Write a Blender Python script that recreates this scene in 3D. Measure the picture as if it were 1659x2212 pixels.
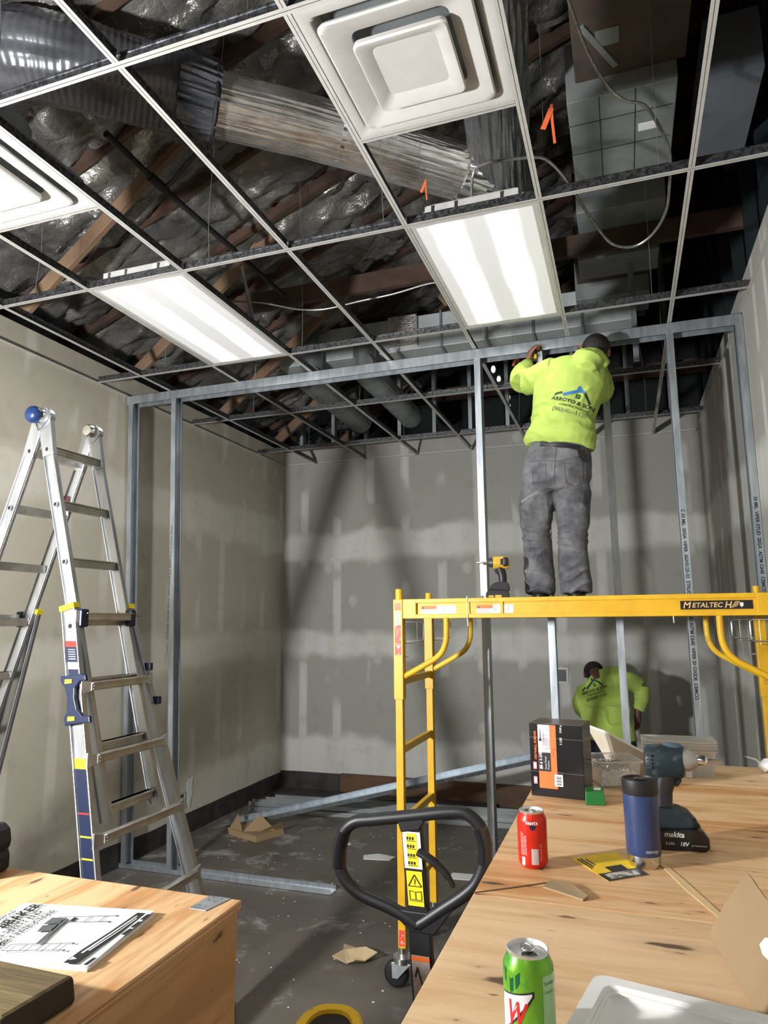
import bpy, bmesh, math, random
from mathutils import Vector, Matrix, noise as mnoise
from mathutils.bvhtree import BVHTree
random.seed(7)
PI = math.pi
ORD = ['first','second','third','fourth','fifth','sixth','seventh','eighth','ninth','tenth','eleventh','twelfth','thirteenth','fourteenth','fifteenth','sixteenth']
for _o in list(bpy.data.objects): bpy.data.objects.remove(_o)
scn = bpy.context.scene
COL = scn.collection

# ------------------------------------------------------------------ camera, world, exposure
CAM_Z = 1.8105; H = 3.621            # eye height, height of the ceiling grid
YAW, PITCH, ROLL = 0.33222, 0.15620, 0.008464
def rot_cam():
    cy, sy = math.cos(YAW), math.sin(YAW); cp, sp = math.cos(PITCH), math.sin(PITCH); cr, sr = math.cos(ROLL), math.sin(ROLL)
    Rz = Matrix(((cy,-sy,0),(sy,cy,0),(0,0,1))); Rx = Matrix(((1,0,0),(0,cp,-sp),(0,sp,cp))); Ry = Matrix(((cr,0,sr),(0,1,0),(-sr,0,cr)))
    return Rz @ Rx @ Ry
RM = rot_cam()
cd = bpy.data.cameras.new('camera'); cam = bpy.data.objects.new('camera', cd); COL.objects.link(cam)
r_, f_, u_ = RM.col[0], RM.col[1], RM.col[2]
cam.matrix_world = Matrix(((r_.x,u_.x,-f_.x,0),(r_.y,u_.y,-f_.y,0),(r_.z,u_.z,-f_.z,CAM_Z),(0,0,0,1)))
cd.sensor_fit = 'VERTICAL'; cd.sensor_height = 36.0; cd.lens = 1494.76/2212*36.0; cd.clip_start = 0.05; cd.clip_end = 60
scn.camera = cam
w = bpy.data.worlds.new('world'); scn.world = w; w.use_nodes = True
w.node_tree.nodes['Background'].inputs[0].default_value = (0.55,0.65,0.8,1)
w.node_tree.nodes['Background'].inputs[1].default_value = 0.02
scn.view_settings.view_transform = 'Standard'; scn.view_settings.look = 'None'
scn.view_settings.exposure = 0.86; scn.view_settings.gamma = 1.0; scn.view_settings.use_curve_mapping = False
TROFFER_A = 13.0      # lens brightness of the lit fixtures in view
TROFFER_B = 26.0     # of the fixtures behind the photographer
WORKLIGHT_W = 150.0  # lamp on the stand behind the left crate
WORKLIGHT_R = 0.11

# ------------------------------------------------------------------ materials
MATS = {}
def nt_new(name):
    m = bpy.data.materials.new(name); m.use_nodes = True
    nt = m.node_tree; b = nt.nodes['Principled BSDF']
    return m, nt, b
def N(nt, typ, **kw):
    n = nt.nodes.new(typ)
    for k, v in kw.items(): setattr(n, k, v)
    return n
def math_(nt, op, a, b=None, c=None):
    n = N(nt, 'ShaderNodeMath', operation=op)
    for i, v in enumerate((a, b, c)):
        if v is None: continue
        if isinstance(v, (int, float)): n.inputs[i].default_value = v
        else: nt.links.new(v, n.inputs[i])
    return n.outputs[0]
def noise_(nt, vec, scale, detail=3, rough=0.5, dist=0.0):
    n = N(nt, 'ShaderNodeTexNoise'); n.inputs['Scale'].default_value = scale; n.inputs['Detail'].default_value = detail
    n.inputs['Roughness'].default_value = rough; n.inputs['Distortion'].default_value = dist
    if vec is not None: nt.links.new(vec, n.inputs['Vector'])
    return n.outputs['Fac']
def coords(nt, stretch=(1,1,1), rot=(0,0,0)):
    tc = N(nt, 'ShaderNodeTexCoord'); mp = N(nt, 'ShaderNodeMapping')
    mp.inputs['Scale'].default_value = stretch; mp.inputs['Rotation'].default_value = rot
    nt.links.new(tc.outputs['Object'], mp.inputs['Vector']); return mp.outputs['Vector']
def ramp_(nt, fac, stops):
    r = N(nt, 'ShaderNodeValToRGB'); e = r.color_ramp.elements
    while len(e) < len(stops): e.new(0.5)
    for i, (p, c) in enumerate(stops): e[i].position = p; e[i].color = (*c, 1)
    nt.links.new(fac, r.inputs[0]); return r.outputs[0]
def mixc(nt, fac, a, b):
    n = N(nt, 'ShaderNodeMix', data_type='RGBA')
    for i, v in ((0, fac), (6, a), (7, b)):
        if isinstance(v, (int, float)): n.inputs[i].default_value = v
        elif isinstance(v, tuple): n.inputs[i].default_value = (*v, 1)
        else: nt.links.new(v, n.inputs[i])
    return n.outputs[2]
def smooth_(nt, v, lo, hi):
    n = N(nt, 'ShaderNodeMapRange', interpolation_type='SMOOTHSTEP'); nt.links.new(v, n.inputs[0])
    n.inputs[1].default_value = lo; n.inputs[2].default_value = hi; return n.outputs[0]
def bump_(nt, b, h, strength, dist=0.01):
    n = N(nt, 'ShaderNodeBump'); n.inputs['Strength'].default_value = strength; n.inputs['Distance'].default_value = dist
    nt.links.new(h, n.inputs['Height']); nt.links.new(n.outputs[0], b.inputs['Normal'])
def mat(name, col, rough=0.5, metal=0.0, col2=None, ns=8.0, stretch=(1,1,1), bump=0.0, bs=None, alpha=1.0, trans=0.0, ior=1.45, coat=0.0, lo=0.35, hi=0.65, rvar=0.0, bdist=0.01):
    if name in MATS: return MATS[name]
    m, nt, b = nt_new(name)
    v = coords(nt, stretch)
    f = noise_(nt, v, ns, 4, 0.6)
    c2 = col2 or tuple(min(1, x*0.86) for x in col)
    nt.links.new(ramp_(nt, f, [(lo, c2), (hi, col)]), b.inputs['Base Color'])
    b.inputs['Roughness'].default_value = rough; b.inputs['Metallic'].default_value = metal
    if rvar: nt.links.new(math_(nt, 'MULTIPLY_ADD', f, rvar, rough-rvar/2), b.inputs['Roughness'])
    if bump: bump_(nt, b, noise_(nt, v, bs or ns*2, 4, 0.6), bump, bdist)
    if alpha < 1: b.inputs['Alpha'].default_value = alpha
    if trans: b.inputs['Transmission Weight'].default_value = trans
    b.inputs['IOR'].default_value = ior
    if coat: b.inputs['Coat Weight'].default_value = coat; b.inputs['Coat Roughness'].default_value = 0.08
    MATS[name] = m; return m

def drywall_mat(name, axis, bands, seed, paper=(0.31,0.305,0.275), mud=(0.54,0.535,0.50), vs=0.406, off=0.0):
    m, nt, b = nt_new(name)
    tc = N(nt, 'ShaderNodeTexCoord'); sp = N(nt, 'ShaderNodeSeparateXYZ'); nt.links.new(tc.outputs['Object'], sp.inputs[0])
    hco = sp.outputs[axis]; z = sp.outputs[2]
    nz = noise_(nt, coords(nt, (1,1,1)), 1.7, 3); nz = math_(nt, 'MULTIPLY', math_(nt, 'SUBTRACT', nz, 0.5), 0.35)
    zz = math_(nt, 'ADD', z, nz); tot = None
    for c, h in bands:
        d = math_(nt, 'ABSOLUTE', math_(nt, 'SUBTRACT', zz, c)); s = smooth_(nt, d, h+0.09, h-0.03)
        tot = s if tot is None else math_(nt, 'MAXIMUM', tot, s)
    # screw rows skimmed in upright strips
    fr = math_(nt, 'ABSOLUTE', math_(nt, 'SUBTRACT', math_(nt, 'FRACT', math_(nt, 'ADD', math_(nt, 'MULTIPLY', hco, 1/vs), off)), 0.5))
    vband = smooth_(nt, fr, 0.16, 0.07)
    st = (1.3,1.3,1.1)
    gate = smooth_(nt, noise_(nt, coords(nt, st), 1.3+seed*0.1, 2), 0.46, 0.56)
    vb = math_(nt, 'MULTIPLY', math_(nt, 'MULTIPLY', vband, gate), 0.8)
    tot = math_(nt, 'MAXIMUM', tot, vb)
    spots = N(nt, 'ShaderNodeTexVoronoi'); spots.inputs['Scale'].default_value = 2.2
    nt.links.new(coords(nt, (1,1,0.8)), spots.inputs['Vector'])
    tot = math_(nt, 'MAXIMUM', tot, math_(nt, 'MULTIPLY', smooth_(nt, spots.outputs['Distance'], 0.16, 0.05), 0.55))
    streak = noise_(nt, coords(nt, (7,7,0.5)), 1.2, 3)
    tot = math_(nt, 'MULTIPLY', tot, math_(nt, 'MULTIPLY_ADD', streak, 0.9, 0.45))
    c = mixc(nt, tot, paper, mud)
    dirt = noise_(nt, coords(nt), 5.0, 5, 0.65)
    c = mixc(nt, math_(nt, 'MULTIPLY', smooth_(nt, dirt, 0.5, 0.8), 0.35), c, (0.20,0.19,0.165))
    nt.links.new(c, b.inputs['Base Color']); b.inputs['Roughness'].default_value = 0.8
    MATS[name] = m; return m

def plywood_mat(name, ax, light, dark, knot=(0.07,0.032,0.016), seed=0.0, flat=True):
    m, nt, b = nt_new(name)
    s = [9.0]*3; s[ax] = 1.1
    tc = N(nt, 'ShaderNodeTexCoord'); mp = N(nt, 'ShaderNodeMapping'); mp.inputs['Scale'].default_value = s
    mp.inputs['Location'].default_value = (seed, seed*0.7, seed*0.3); nt.links.new(tc.outputs['Object'], mp.inputs['Vector']); v = mp.outputs['Vector']
    f = noise_(nt, v, 1.3, 6, 0.62, 0.6)
    c = ramp_(nt, f, [(0.40, dark), (0.48, tuple((a+d)/2 for a, d in zip(light, dark))), (0.56, light)])
    s2 = [60.0]*3; s2[ax] = 3.0
    g = noise_(nt, coords(nt, s2), 1.0, 3, 0.6)
    c = mixc(nt, math_(nt, 'MULTIPLY', smooth_(nt, g, 0.52, 0.75), 0.35), c, tuple(x*0.72 for x in dark))
    sp = N(nt, 'ShaderNodeSeparateXYZ'); nt.links.new(tc.outputs['Object'], sp.inputs[0]); pa = 0 if ax == 0 else 1; pb = {0:1, 1:0}[ax] if flat else 2
    for sc, th, wgt in ((1.0, 0.066, 1.0), (2.3, 0.058, 0.9), (3.9, 0.034, 0.8)):
        cb = N(nt, 'ShaderNodeCombineXYZ')
        nt.links.new(math_(nt, 'MULTIPLY_ADD', sp.outputs[pa], 1.35*sc, seed*1.7+sc), cb.inputs[0]); nt.links.new(math_(nt, 'MULTIPLY_ADD', sp.outputs[pb], 4.4*sc, seed*2.3), cb.inputs[1])
        wob = N(nt, 'ShaderNodeTexNoise'); wob.inputs['Scale'].default_value = 11; nt.links.new(cb.outputs[0], wob.inputs['Vector'])
        ad = N(nt, 'ShaderNodeVectorMath', operation='MULTIPLY_ADD'); nt.links.new(wob.outputs['Color'], ad.inputs[0]); ad.inputs[1].default_value = (0.10,)*3; nt.links.new(cb.outputs[0], ad.inputs[2])
        vo = N(nt, 'ShaderNodeTexVoronoi', voronoi_dimensions='2D'); vo.inputs['Scale'].default_value = 1.0; nt.links.new(ad.outputs[0], vo.inputs['Vector'])
        s3 = N(nt, 'ShaderNodeSeparateXYZ'); nt.links.new(vo.outputs['Color'], s3.inputs[0])
        dist = math_(nt, 'ADD', vo.outputs['Distance'], math_(nt, 'MULTIPLY', s3.outputs[0], 0.06))
        c = mixc(nt, math_(nt, 'MULTIPLY', smooth_(nt, dist, th*2.9, th*0.9), 0.40*wgt), c, tuple(x*0.6 for x in dark))
        c = mixc(nt, math_(nt, 'MULTIPLY', smooth_(nt, dist, th*1.25, th*0.8), wgt*0.92), c, knot)
    nt.links.new(c, b.inputs['Base Color']); b.inputs['Roughness'].default_value = 0.62
    bump_(nt, b, g, 0.12, 0.003)
    MATS[name] = m; return m

def floor_mat():
    m, nt, b = nt_new('floor_concrete')
    a = noise_(nt, coords(nt), 1.1, 6, 0.65); d = noise_(nt, coords(nt), 14, 5, 0.7); e = noise_(nt, coords(nt), 3.1, 6, 0.75, 0.4)
    c = ramp_(nt, a, [(0.3,(0.072,0.062,0.051)), (0.7,(0.145,0.128,0.108))])
    c = mixc(nt, math_(nt, 'MULTIPLY', smooth_(nt, d, 0.55, 0.8), 0.4), c, (0.14,0.13,0.118))
    # gypsum dust, thicker by the left wall
    sp = N(nt, 'ShaderNodeSeparateXYZ'); tc = N(nt, 'ShaderNodeTexCoord'); nt.links.new(tc.outputs['Object'], sp.inputs[0])
    near = smooth_(nt, sp.outputs[0], -1.6, -3.4)
    du = math_(nt, 'ADD', e, math_(nt, 'MULTIPLY', near, 0.085))
    c = mixc(nt, math_(nt, 'MULTIPLY', smooth_(nt, du, 0.57, 0.72), 0.75), c, (0.36,0.35,0.33))
    v = N(nt, 'ShaderNodeTexVoronoi'); v.inputs['Scale'].default_value = 3.4; nt.links.new(coords(nt), v.inputs['Vector'])
    c = mixc(nt, smooth_(nt, v.outputs['Distance'], 0.05, 0.02), c, (0.42,0.42,0.40))
    nt.links.new(c, b.inputs['Base Color'])
    nt.links.new(math_(nt, 'MULTIPLY_ADD', e, 0.5, 0.3), b.inputs['Roughness']); bump_(nt, b, d, 0.2, 0.004)
    MATS['floor_concrete'] = m; return m

def lens_mat(name, axis_center, strength, tubes=(-0.13, 0.13)):
    m, nt, b = nt_new(name)
    tc = N(nt, 'ShaderNodeTexCoord'); sp = N(nt, 'ShaderNodeSeparateXYZ'); nt.links.new(tc.outputs['Object'], sp.inputs[0])
    x = math_(nt, 'SUBTRACT', sp.outputs[0], axis_center); tot = None
    wob = math_(nt, 'MULTIPLY', math_(nt, 'SUBTRACT', noise_(nt, coords(nt, (3,1.2,1)), 2.0, 2), 0.5), 0.05)
    x = math_(nt, 'ADD', x, wob)
    for t in tubes:
        d = math_(nt, 'ABSOLUTE', math_(nt, 'SUBTRACT', x, t)); s = smooth_(nt, d, 0.10, 0.0)
        tot = s if tot is None else math_(nt, 'ADD', tot, s)
    wv = N(nt, 'ShaderNodeTexWave', wave_type='BANDS', bands_direction='Y'); wv.inputs['Scale'].default_value = 22; wv.inputs['Distortion'].default_value = 0.4
    nt.links.new(tc.outputs['Object'], wv.inputs['Vector'])
    base = math_(nt, 'MULTIPLY_ADD', wv.outputs['Fac'], 0.05, 0.76/strength*1.0)
    base = math_(nt, 'MULTIPLY_ADD', wv.outputs['Fac'], 0.07/strength, 0.20/strength)
    st = math_(nt, 'MULTIPLY', math_(nt, 'ADD', math_(nt, 'POWER', tot, 2.6), base), strength)
    b.inputs['Base Color'].default_value = (0.42,0.42,0.42,1); b.inputs['Roughness'].default_value = 0.4
    b.inputs['Emission Color'].default_value = (1.0,0.985,0.95,1); nt.links.new(st, b.inputs['Emission Strength'])
    MATS[name] = m; return m

M_GRID = mat('painted_tee', (0.45,0.44,0.415), 0.45, 0.0, ns=20)
M_TEEWEB = mat('tee_web_steel', (0.20,0.205,0.21), 0.38, 0.85, col2=(0.07,0.07,0.075), ns=60, lo=0.40, hi=0.60)
M_WHITE = mat('white_enamel', (0.50,0.49,0.465), 0.4, ns=6)
M_GALV = mat('galvanised_steel', (0.52,0.56,0.59), 0.40, 0.85, col2=(0.38,0.42,0.45), ns=9, stretch=(3,3,0.6), rvar=0.15)
M_GALVD = mat('dull_galvanised', (0.40,0.43,0.43), 0.5, 0.7, col2=(0.24,0.26,0.26), ns=3, rvar=0.2)
M_ALU = mat('ladder_aluminium', (0.52,0.54,0.56), 0.36, 0.85, col2=(0.38,0.39,0.40), ns=7, stretch=(2,2,0.5), rvar=0.2, bump=0.05)
M_ALUD = mat('worn_rung', (0.66,0.64,0.61), 0.36, 0.8, col2=(0.50,0.48,0.45), ns=14, rvar=0.25)
M_NAVY = mat('navy_plastic', (0.007,0.013,0.045), 0.4)
M_BLUEB = mat('blue_knob', (0.010,0.028,0.105), 0.35)
M_YEL = mat('safety_yellow', (0.74,0.42,0.012), 0.45, 0.0, col2=(0.62,0.34,0.01), ns=9, rvar=0.1)
M_YELW = mat('yellow_worn', (0.80,0.50,0.03), 0.36, 0.0, col2=(0.50,0.30,0.03), ns=30, lo=0.30, hi=0.42)
M_YBRIGHT = mat('label_yellow', (0.85,0.66,0.02), 0.4)
M_BLACK = mat('black_rubber', (0.012,0.012,0.013), 0.45)
M_BLACKG = mat('black_gloss', (0.010,0.010,0.012), 0.25, coat=0.3)
M_DARKG = mat('dark_grey_plastic', (0.035,0.037,0.04), 0.4, bump=0.05)
M_CHROME = mat('bright_zinc', (0.85,0.86,0.87), 0.18, 1.0)
M_PAPER = mat('white_paper', (0.80,0.80,0.79), 0.6, ns=3)
M_INK = mat('black_ink', (0.015,0.015,0.018), 0.6)
M_GREYINK = mat('grey_ink', (0.10,0.11,0.11), 0.6)
M_RED = mat('label_red', (0.55,0.03,0.02), 0.4)
M_ORANGE = mat('orange_print', (0.80,0.17,0.03), 0.5)
M_PINK = mat('pink_print', (0.85,0.25,0.28), 0.5)
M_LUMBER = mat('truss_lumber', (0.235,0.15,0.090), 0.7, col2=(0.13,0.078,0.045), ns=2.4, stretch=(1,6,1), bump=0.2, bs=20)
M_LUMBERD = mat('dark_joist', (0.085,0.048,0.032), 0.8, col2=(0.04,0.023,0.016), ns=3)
M_FOIL = mat('insulation_facing', (0.27,0.26,0.24), 0.36, 0.6, col2=(0.13,0.127,0.118), ns=2.2, bump=0.6, bs=9, rvar=0.35, lo=0.36, hi=0.66, bdist=0.04)
M_SILVER = mat('foil_duct', (0.88,0.86,0.83), 0.28, 0.95, col2=(0.62,0.59,0.55), ns=5, rvar=0.2)
_nt = M_SILVER.node_tree; _tc = N(_nt, 'ShaderNodeTexCoord'); _mp = N(_nt, 'ShaderNodeMapping', vector_type='TEXTURE'); _mp.inputs['Rotation'].default_value = (0,0,0.728); _mp.inputs['Scale'].default_value = (0.35,0.011,0.011)
_nt.links.new(_tc.outputs['Object'], _mp.inputs['Vector']); bump_(_nt, _nt.nodes['Principled BSDF'], noise_(_nt, _mp.outputs['Vector'], 1.0, 4, 0.6), 0.7, 0.007)
M_FLEX = mat('grey_flex_sleeve', (0.13,0.132,0.145), 0.30, 0.3, col2=(0.06,0.061,0.068), ns=4, rvar=0.2)
M_BOARDG = mat('duct_board_grey', (0.24,0.265,0.255), 0.6, 0.1, col2=(0.15,0.165,0.16), ns=3)
M_BOARDB = mat('duct_board_brown', (0.085,0.062,0.048), 0.75, col2=(0.045,0.033,0.026), ns=3)
M_VOID = mat('attic_painted_dark', (0.012,0.013,0.014), 0.8)  # attic darkness put into the colour: near-black on roof deck and attic walls
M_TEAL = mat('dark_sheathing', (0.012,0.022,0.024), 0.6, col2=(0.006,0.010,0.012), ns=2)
M_COVE = mat('cove_adhesive', (0.045,0.04,0.036), 0.75, col2=(0.018,0.016,0.014), ns=7, bump=0.3)
M_SKIN = mat('skin_brown', (0.22,0.10,0.06), 0.55)
M_SKIND = mat('skin_dark', (0.10,0.045,0.03), 0.55)
M_HAIR = mat('black_hair', (0.010,0.008,0.007), 0.6, ns=80, bump=0.6, bs=150)
M_HIVIS = mat('hi_vis_fleece', (0.37,0.49,0.095), 0.9, col2=(0.30,0.40,0.075), ns=6, bump=0.1, bs=60)
M_HIVIS2 = mat('hi_vis_fleece_worn', (0.38,0.52,0.09), 0.85, col2=(0.26,0.34,0.075), ns=3, bump=0.1, bs=60)
M_JEAN = mat('grey_work_denim', (0.15,0.15,0.158), 0.85, col2=(0.055,0.056,0.062), ns=9, bump=0.2, bs=90)
M_JEAND = mat('navy_denim', (0.02,0.024,0.035), 0.85)
M_CARD = mat('kraft_cardboard', (0.30,0.205,0.11), 0.8, col2=(0.25,0.17,0.09), ns=3)
M_GREEN = mat('green_carton', (0.015,0.14,0.03), 0.4)
M_CLEAR = mat('frosted_plastic', (0.85,0.87,0.86), 0.2, alpha=0.22)
M_CLEARW = mat('cloudy_plastic', (0.80,0.79,0.74), 0.3, alpha=0.45)
M_BLUEM = mat('blue_powder_coat', (0.024,0.042,0.115), 0.33, coat=0.15)
M_STEEL = mat('brushed_steel', (0.62,0.60,0.57), 0.22, 1.0)
M_CANR = mat('red_can_print', (0.62,0.028,0.012), 0.28, 0.35, col2=(0.52,0.02,0.01))
M_CANG = mat('green_can_print', (0.16,0.42,0.03), 0.25, 0.4, col2=(0.02,0.22,0.05), ns=14, lo=0.42, hi=0.52)
M_CANG2 = mat('pale_green_print', (0.33,0.52,0.24), 0.3, 0.3)
M_DGREEN = mat('dark_green_print', (0.008,0.13,0.055), 0.25, 0.4)
M_TEALP = mat('dusty_teal_plastic', (0.008,0.018,0.024), 0.5, col2=(0.055,0.06,0.06), ns=30, lo=0.34, hi=0.46)
M_FOAM = mat('white_foam', (0.76,0.755,0.73), 0.55, ns=4)
M_OLDWOOD = mat('weathered_plank', (0.21,0.15,0.065), 0.85, col2=(0.10,0.07,0.03), ns=2, stretch=(1,14,14), bump=0.4, bs=6)
M_ENDGR = mat('plank_dark_edge', (0.035,0.026,0.018), 0.85, bump=0.3)
M_ORIB = mat('orange_ribbon', (0.85,0.16,0.05), 0.6)
M_CABLE = mat('armoured_cable', (0.34,0.33,0.31), 0.4, 0.75, col2=(0.2,0.2,0.19), ns=60)
M_PIPE = mat('black_pipe', (0.012,0.012,0.013), 0.5)
M_TAN = mat('tan_crumple', (0.55,0.42,0.22), 0.8)
M_ROPE = mat('white_cord', (0.7,0.69,0.64), 0.7)
M_BRONZE = mat('brown_tool', (0.62,0.40,0.06), 0.4)
M_PLY_R1 = plywood_mat('pine_ply_pale', 0, (0.72,0.50,0.29), (0.62,0.39,0.20), seed=1.3)
M_PLY_R2 = plywood_mat('pine_ply_amber', 0, (0.70,0.455,0.24), (0.52,0.25,0.085), seed=4.1)
M_PLY_L = plywood_mat('pine_ply_honey', 1, (0.66,0.43,0.22), (0.46,0.22,0.075), seed=3.4)
M_PLY_S = plywood_mat('pine_ply_side', 1, (0.50,0.33,0.175), (0.38,0.23,0.11), seed=2.9, flat=False)
M_FLOOR = floor_mat()

# ------------------------------------------------------------------ mesh helpers
def V(*a): return Vector(a if len(a) == 3 else a[0])
def frame(d, up=(0,0,1)):
    d = V(d).normalized(); up = V(up)
    if abs(d.dot(up.normalized())) > 0.995: up = Vector((0,1,0)) if abs(d.y) < 0.9 else Vector((1,0,0))
    s = d.cross(up).normalized(); return s, s.cross(d).normalized()      # side, up
def wt(o):
    t = Vector((0,0,0))
    while o is not None: t += o.location; o = o.parent
    return t
class MB:
    def __init__(s): s.bm = bmesh.new(); s.mi = 0
    def _f(s, vs):
        try:
            f = s.bm.faces.new(vs); f.material_index = s.mi; return f
        except ValueError: return None
    def hexa(s, P):      # 8 points: bottom 4 ccw, top 4 ccw
        v = [s.bm.verts.new(p) for p in P]
        for q in ((3,2,1,0),(4,5,6,7),(0,1,5,4),(1,2,6,5),(2,3,7,6),(3,0,4,7)): s._f([v[i] for i in q])
        return s
    def box(s, a, b):
        x0,y0,z0 = (min(a[i],b[i]) for i in range(3)); x1,y1,z1 = (max(a[i],b[i]) for i in range(3))
        return s.hexa([(x0,y0,z0),(x1,y0,z0),(x1,y1,z0),(x0,y1,z0),(x0,y0,z1),(x1,y0,z1),(x1,y1,z1),(x0,y1,z1)])
    def bar(s, p0, p1, wd, ht, up=(0,0,1), wd1=None, ht1=None):
        p0, p1 = V(p0), V(p1); sd, u = frame(p1-p0, up); wd1 = wd1 or wd; ht1 = ht1 or ht
        P = []
        for p, a, b in ((p0, wd, ht), (p1, wd1, ht1)):
            P.append([p-sd*a/2-u*b/2, p+sd*a/2-u*b/2, p+sd*a/2+u*b/2, p-sd*a/2+u*b/2])
        v = [s.bm.verts.new(q) for q in P[0]+P[1]]
        for q in ((0,1,2,3),(7,6,5,4),(0,4,5,1),(1,5,6,2),(2,6,7,3),(3,7,4,0)): s._f([v[i] for i in q][::-1])
        return s
    def prism(s, pts, axis, thick):     # closed polygon of 3-D points pushed along axis
        a = V(axis).normalized()*thick
        v0 = [s.bm.verts.new(p) for p in pts]; v1 = [s.bm.verts.new(V(p)+a) for p in pts]
        s._f(v0[::-1]); s._f(v1); n = len(pts)
        for i in range(n): s._f([v0[i], v0[(i+1)%n], v1[(i+1)%n], v1[i]])
        return s
    def channel(s, p0, p1, wd, ht, t=0.0025, up=(0,0,1), lip=0.0):   # C section, open towards +up
        p0, p1 = V(p0), V(p1); sd, u = frame(p1-p0, up)
        s.bar(p0-u*(ht/2-t/2), p1-u*(ht/2-t/2), wd, t, u)
        for k in (-1, 1):
            s.bar(p0+sd*k*(wd/2-t/2), p1+sd*k*(wd/2-t/2), t, ht, u)
            if lip: s.bar(p0+sd*k*(wd/2-lip/2)+u*(ht/2-t/2), p1+sd*k*(wd/2-lip/2)+u*(ht/2-t/2), lip, t, u)
        return s
    def rings(s, R, cap=True, close=False):
        L = [[s.bm.verts.new(p) for p in r] for r in R]; n = len(R[0])
        for a, b in zip(L, L[1:]):
            for i in range(n): s._f([a[i], a[(i+1)%n], b[(i+1)%n], b[i]])
        if close:
            a, b = L[-1], L[0]
            for i in range(n): s._f([a[i], a[(i+1)%n], b[(i+1)%n], b[i]])
        elif cap: s._f(L[0][::-1]); s._f(L[-1])
        return s
    def tube(s, pts, r, n=10, cap=True, flat=1.0, up=(0,0,1)):
        pts = [V(p) for p in pts]; R = []; rr = r if isinstance(r, (list, tuple)) else [r]*len(pts)
        sd = None
        for i, p in enumerate(pts):
            d = (pts[min(i+1, len(pts)-1)]-pts[max(i-1, 0)]).normalized()
            if sd is None: sd, u = frame(d, up)
            else:
                sd = (sd-d*sd.dot(d)).normalized(); u = sd.cross(d).normalized()
            R.append([p+sd*math.cos(2*PI*k/n)*rr[i]+u*math.sin(2*PI*k/n)*rr[i]*flat for k in range(n)])
        return s.rings(R, cap)
    def cyl(s, p0, p1, r0, r1=None, n=20): return s.tube([p0, p1], [r0, r1 if r1 is not None else r0], n)
    def lathe(s, prof, c=(0,0,0), ax=(0,0,1), n=28, cap=False):
        a = V(ax).normalized(); sd, u = frame(a, (0,1,0) if abs(a.y) < 0.9 else (1,0,0)); c = V(c)
        R = [[c+a*z+(sd*math.cos(2*PI*k/n)+u*math.sin(2*PI*k/n))*max(r, 1e-5) for k in range(n)] for r, z in prof]
        return s.rings(R, cap)
    def ell(s, c, r, n=16, m=10, rot=None):
        c = V(c); R = []
        for j in range(m+1):
            t = -PI/2+PI*j/m; ring = []
            for k in range(n):
                a = 2*PI*k/n; p = V(r[0]*math.cos(t)*math.cos(a), r[1]*math.cos(t)*math.sin(a), r[2]*math.sin(t))
                if j in (0, m): p = V(r[0]*0.02*math.cos(a), r[1]*0.02*math.sin(a), p.z)
                ring.append(c+(rot @ p if rot else p))
            R.append(ring)
        return s.rings(R, True)
    def build(s, name, mats, parent=None, smooth=False, bevel=0.0, seg=2, world=True):
        bmesh.ops.recalc_face_normals(s.bm, faces=s.bm.faces)
        me = bpy.data.meshes.new(name); s.bm.to_mesh(me); s.bm.free()
        for m in (mats if isinstance(mats, (list, tuple)) else [mats]): me.materials.append(m)
        if smooth:
            for p in me.polygons: p.use_smooth = True
        ob = bpy.data.objects.new(name, me); COL.objects.link(ob)
        if parent is not None:
            ob.parent = parent
            if world: ob.location = -wt(parent)
        if bevel:
            md = ob.modifiers.new('bevel', 'BEVEL'); md.width = bevel; md.segments = seg; md.limit_method = 'ANGLE'; md.angle_limit = 0.6
        if smooth == 'auto' or smooth:
            try: me.set_sharp_from_angle(angle=0.7)
            except Exception: pass
        return ob
def tag(o, label, cat, group=None, kind=None):
    if label: o['label'] = label
    if cat: o['category'] = cat
    if group: o['group'] = group
    if kind: o['kind'] = kind
    return o
def thing(name, label, cat, loc=(0,0,0), group=None):
    o = bpy.data.objects.new(name, None); COL.objects.link(o); o.location = loc; o.empty_display_size = 0.1
    return tag(o, label, cat, group)
def struct(o): o['kind'] = 'structure'; return o
def copy_tree(o, parent=None):
    c = o.copy(); COL.objects.link(c); c.parent = parent
    for ch in [x for x in o.children]: copy_tree(ch, c)
    return c
def text(name, s, size, org, right, up, m, parent, off=0.0006, ext=0.0, sx=1.0, align='LEFT', bold=0.0, world=True, shear=0.0):
    cu = bpy.data.curves.new(name, 'FONT'); cu.body = s; cu.size = size; cu.align_x = align; cu.offset = bold; cu.extrude = ext; cu.shear = shear; cu.resolution_u = 3
    to = bpy.data.objects.new('tmp', cu); COL.objects.link(to)
    me = bpy.data.meshes.new_from_object(to.evaluated_get(bpy.context.evaluated_depsgraph_get()))
    bpy.data.objects.remove(to)
    r, u = V(right).normalized(), V(up).normalized(); n = r.cross(u).normalized(); o3 = V(org)
    for v in me.vertices:
        c = v.co.copy(); v.co = o3+r*c.x*sx+u*c.y+n*(off+c.z)
    me.materials.clear(); me.materials.append(m); me.name = name
    ob = bpy.data.objects.new(name, me); COL.objects.link(ob)
    if parent is not None:
        ob.parent = parent
        if world: ob.location = -wt(parent)
    return ob
def plate(mb, org, right, up, w_, h_, t=0.0006):       # thin sheet lying on a surface, org = lower left corner
    r, u = V(right).normalized(), V(up).normalized(); n = r.cross(u); o = V(org)
    return mb.prism([o, o+r*w_, o+r*w_+u*h_, o+u*h_], n, t)
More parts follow.
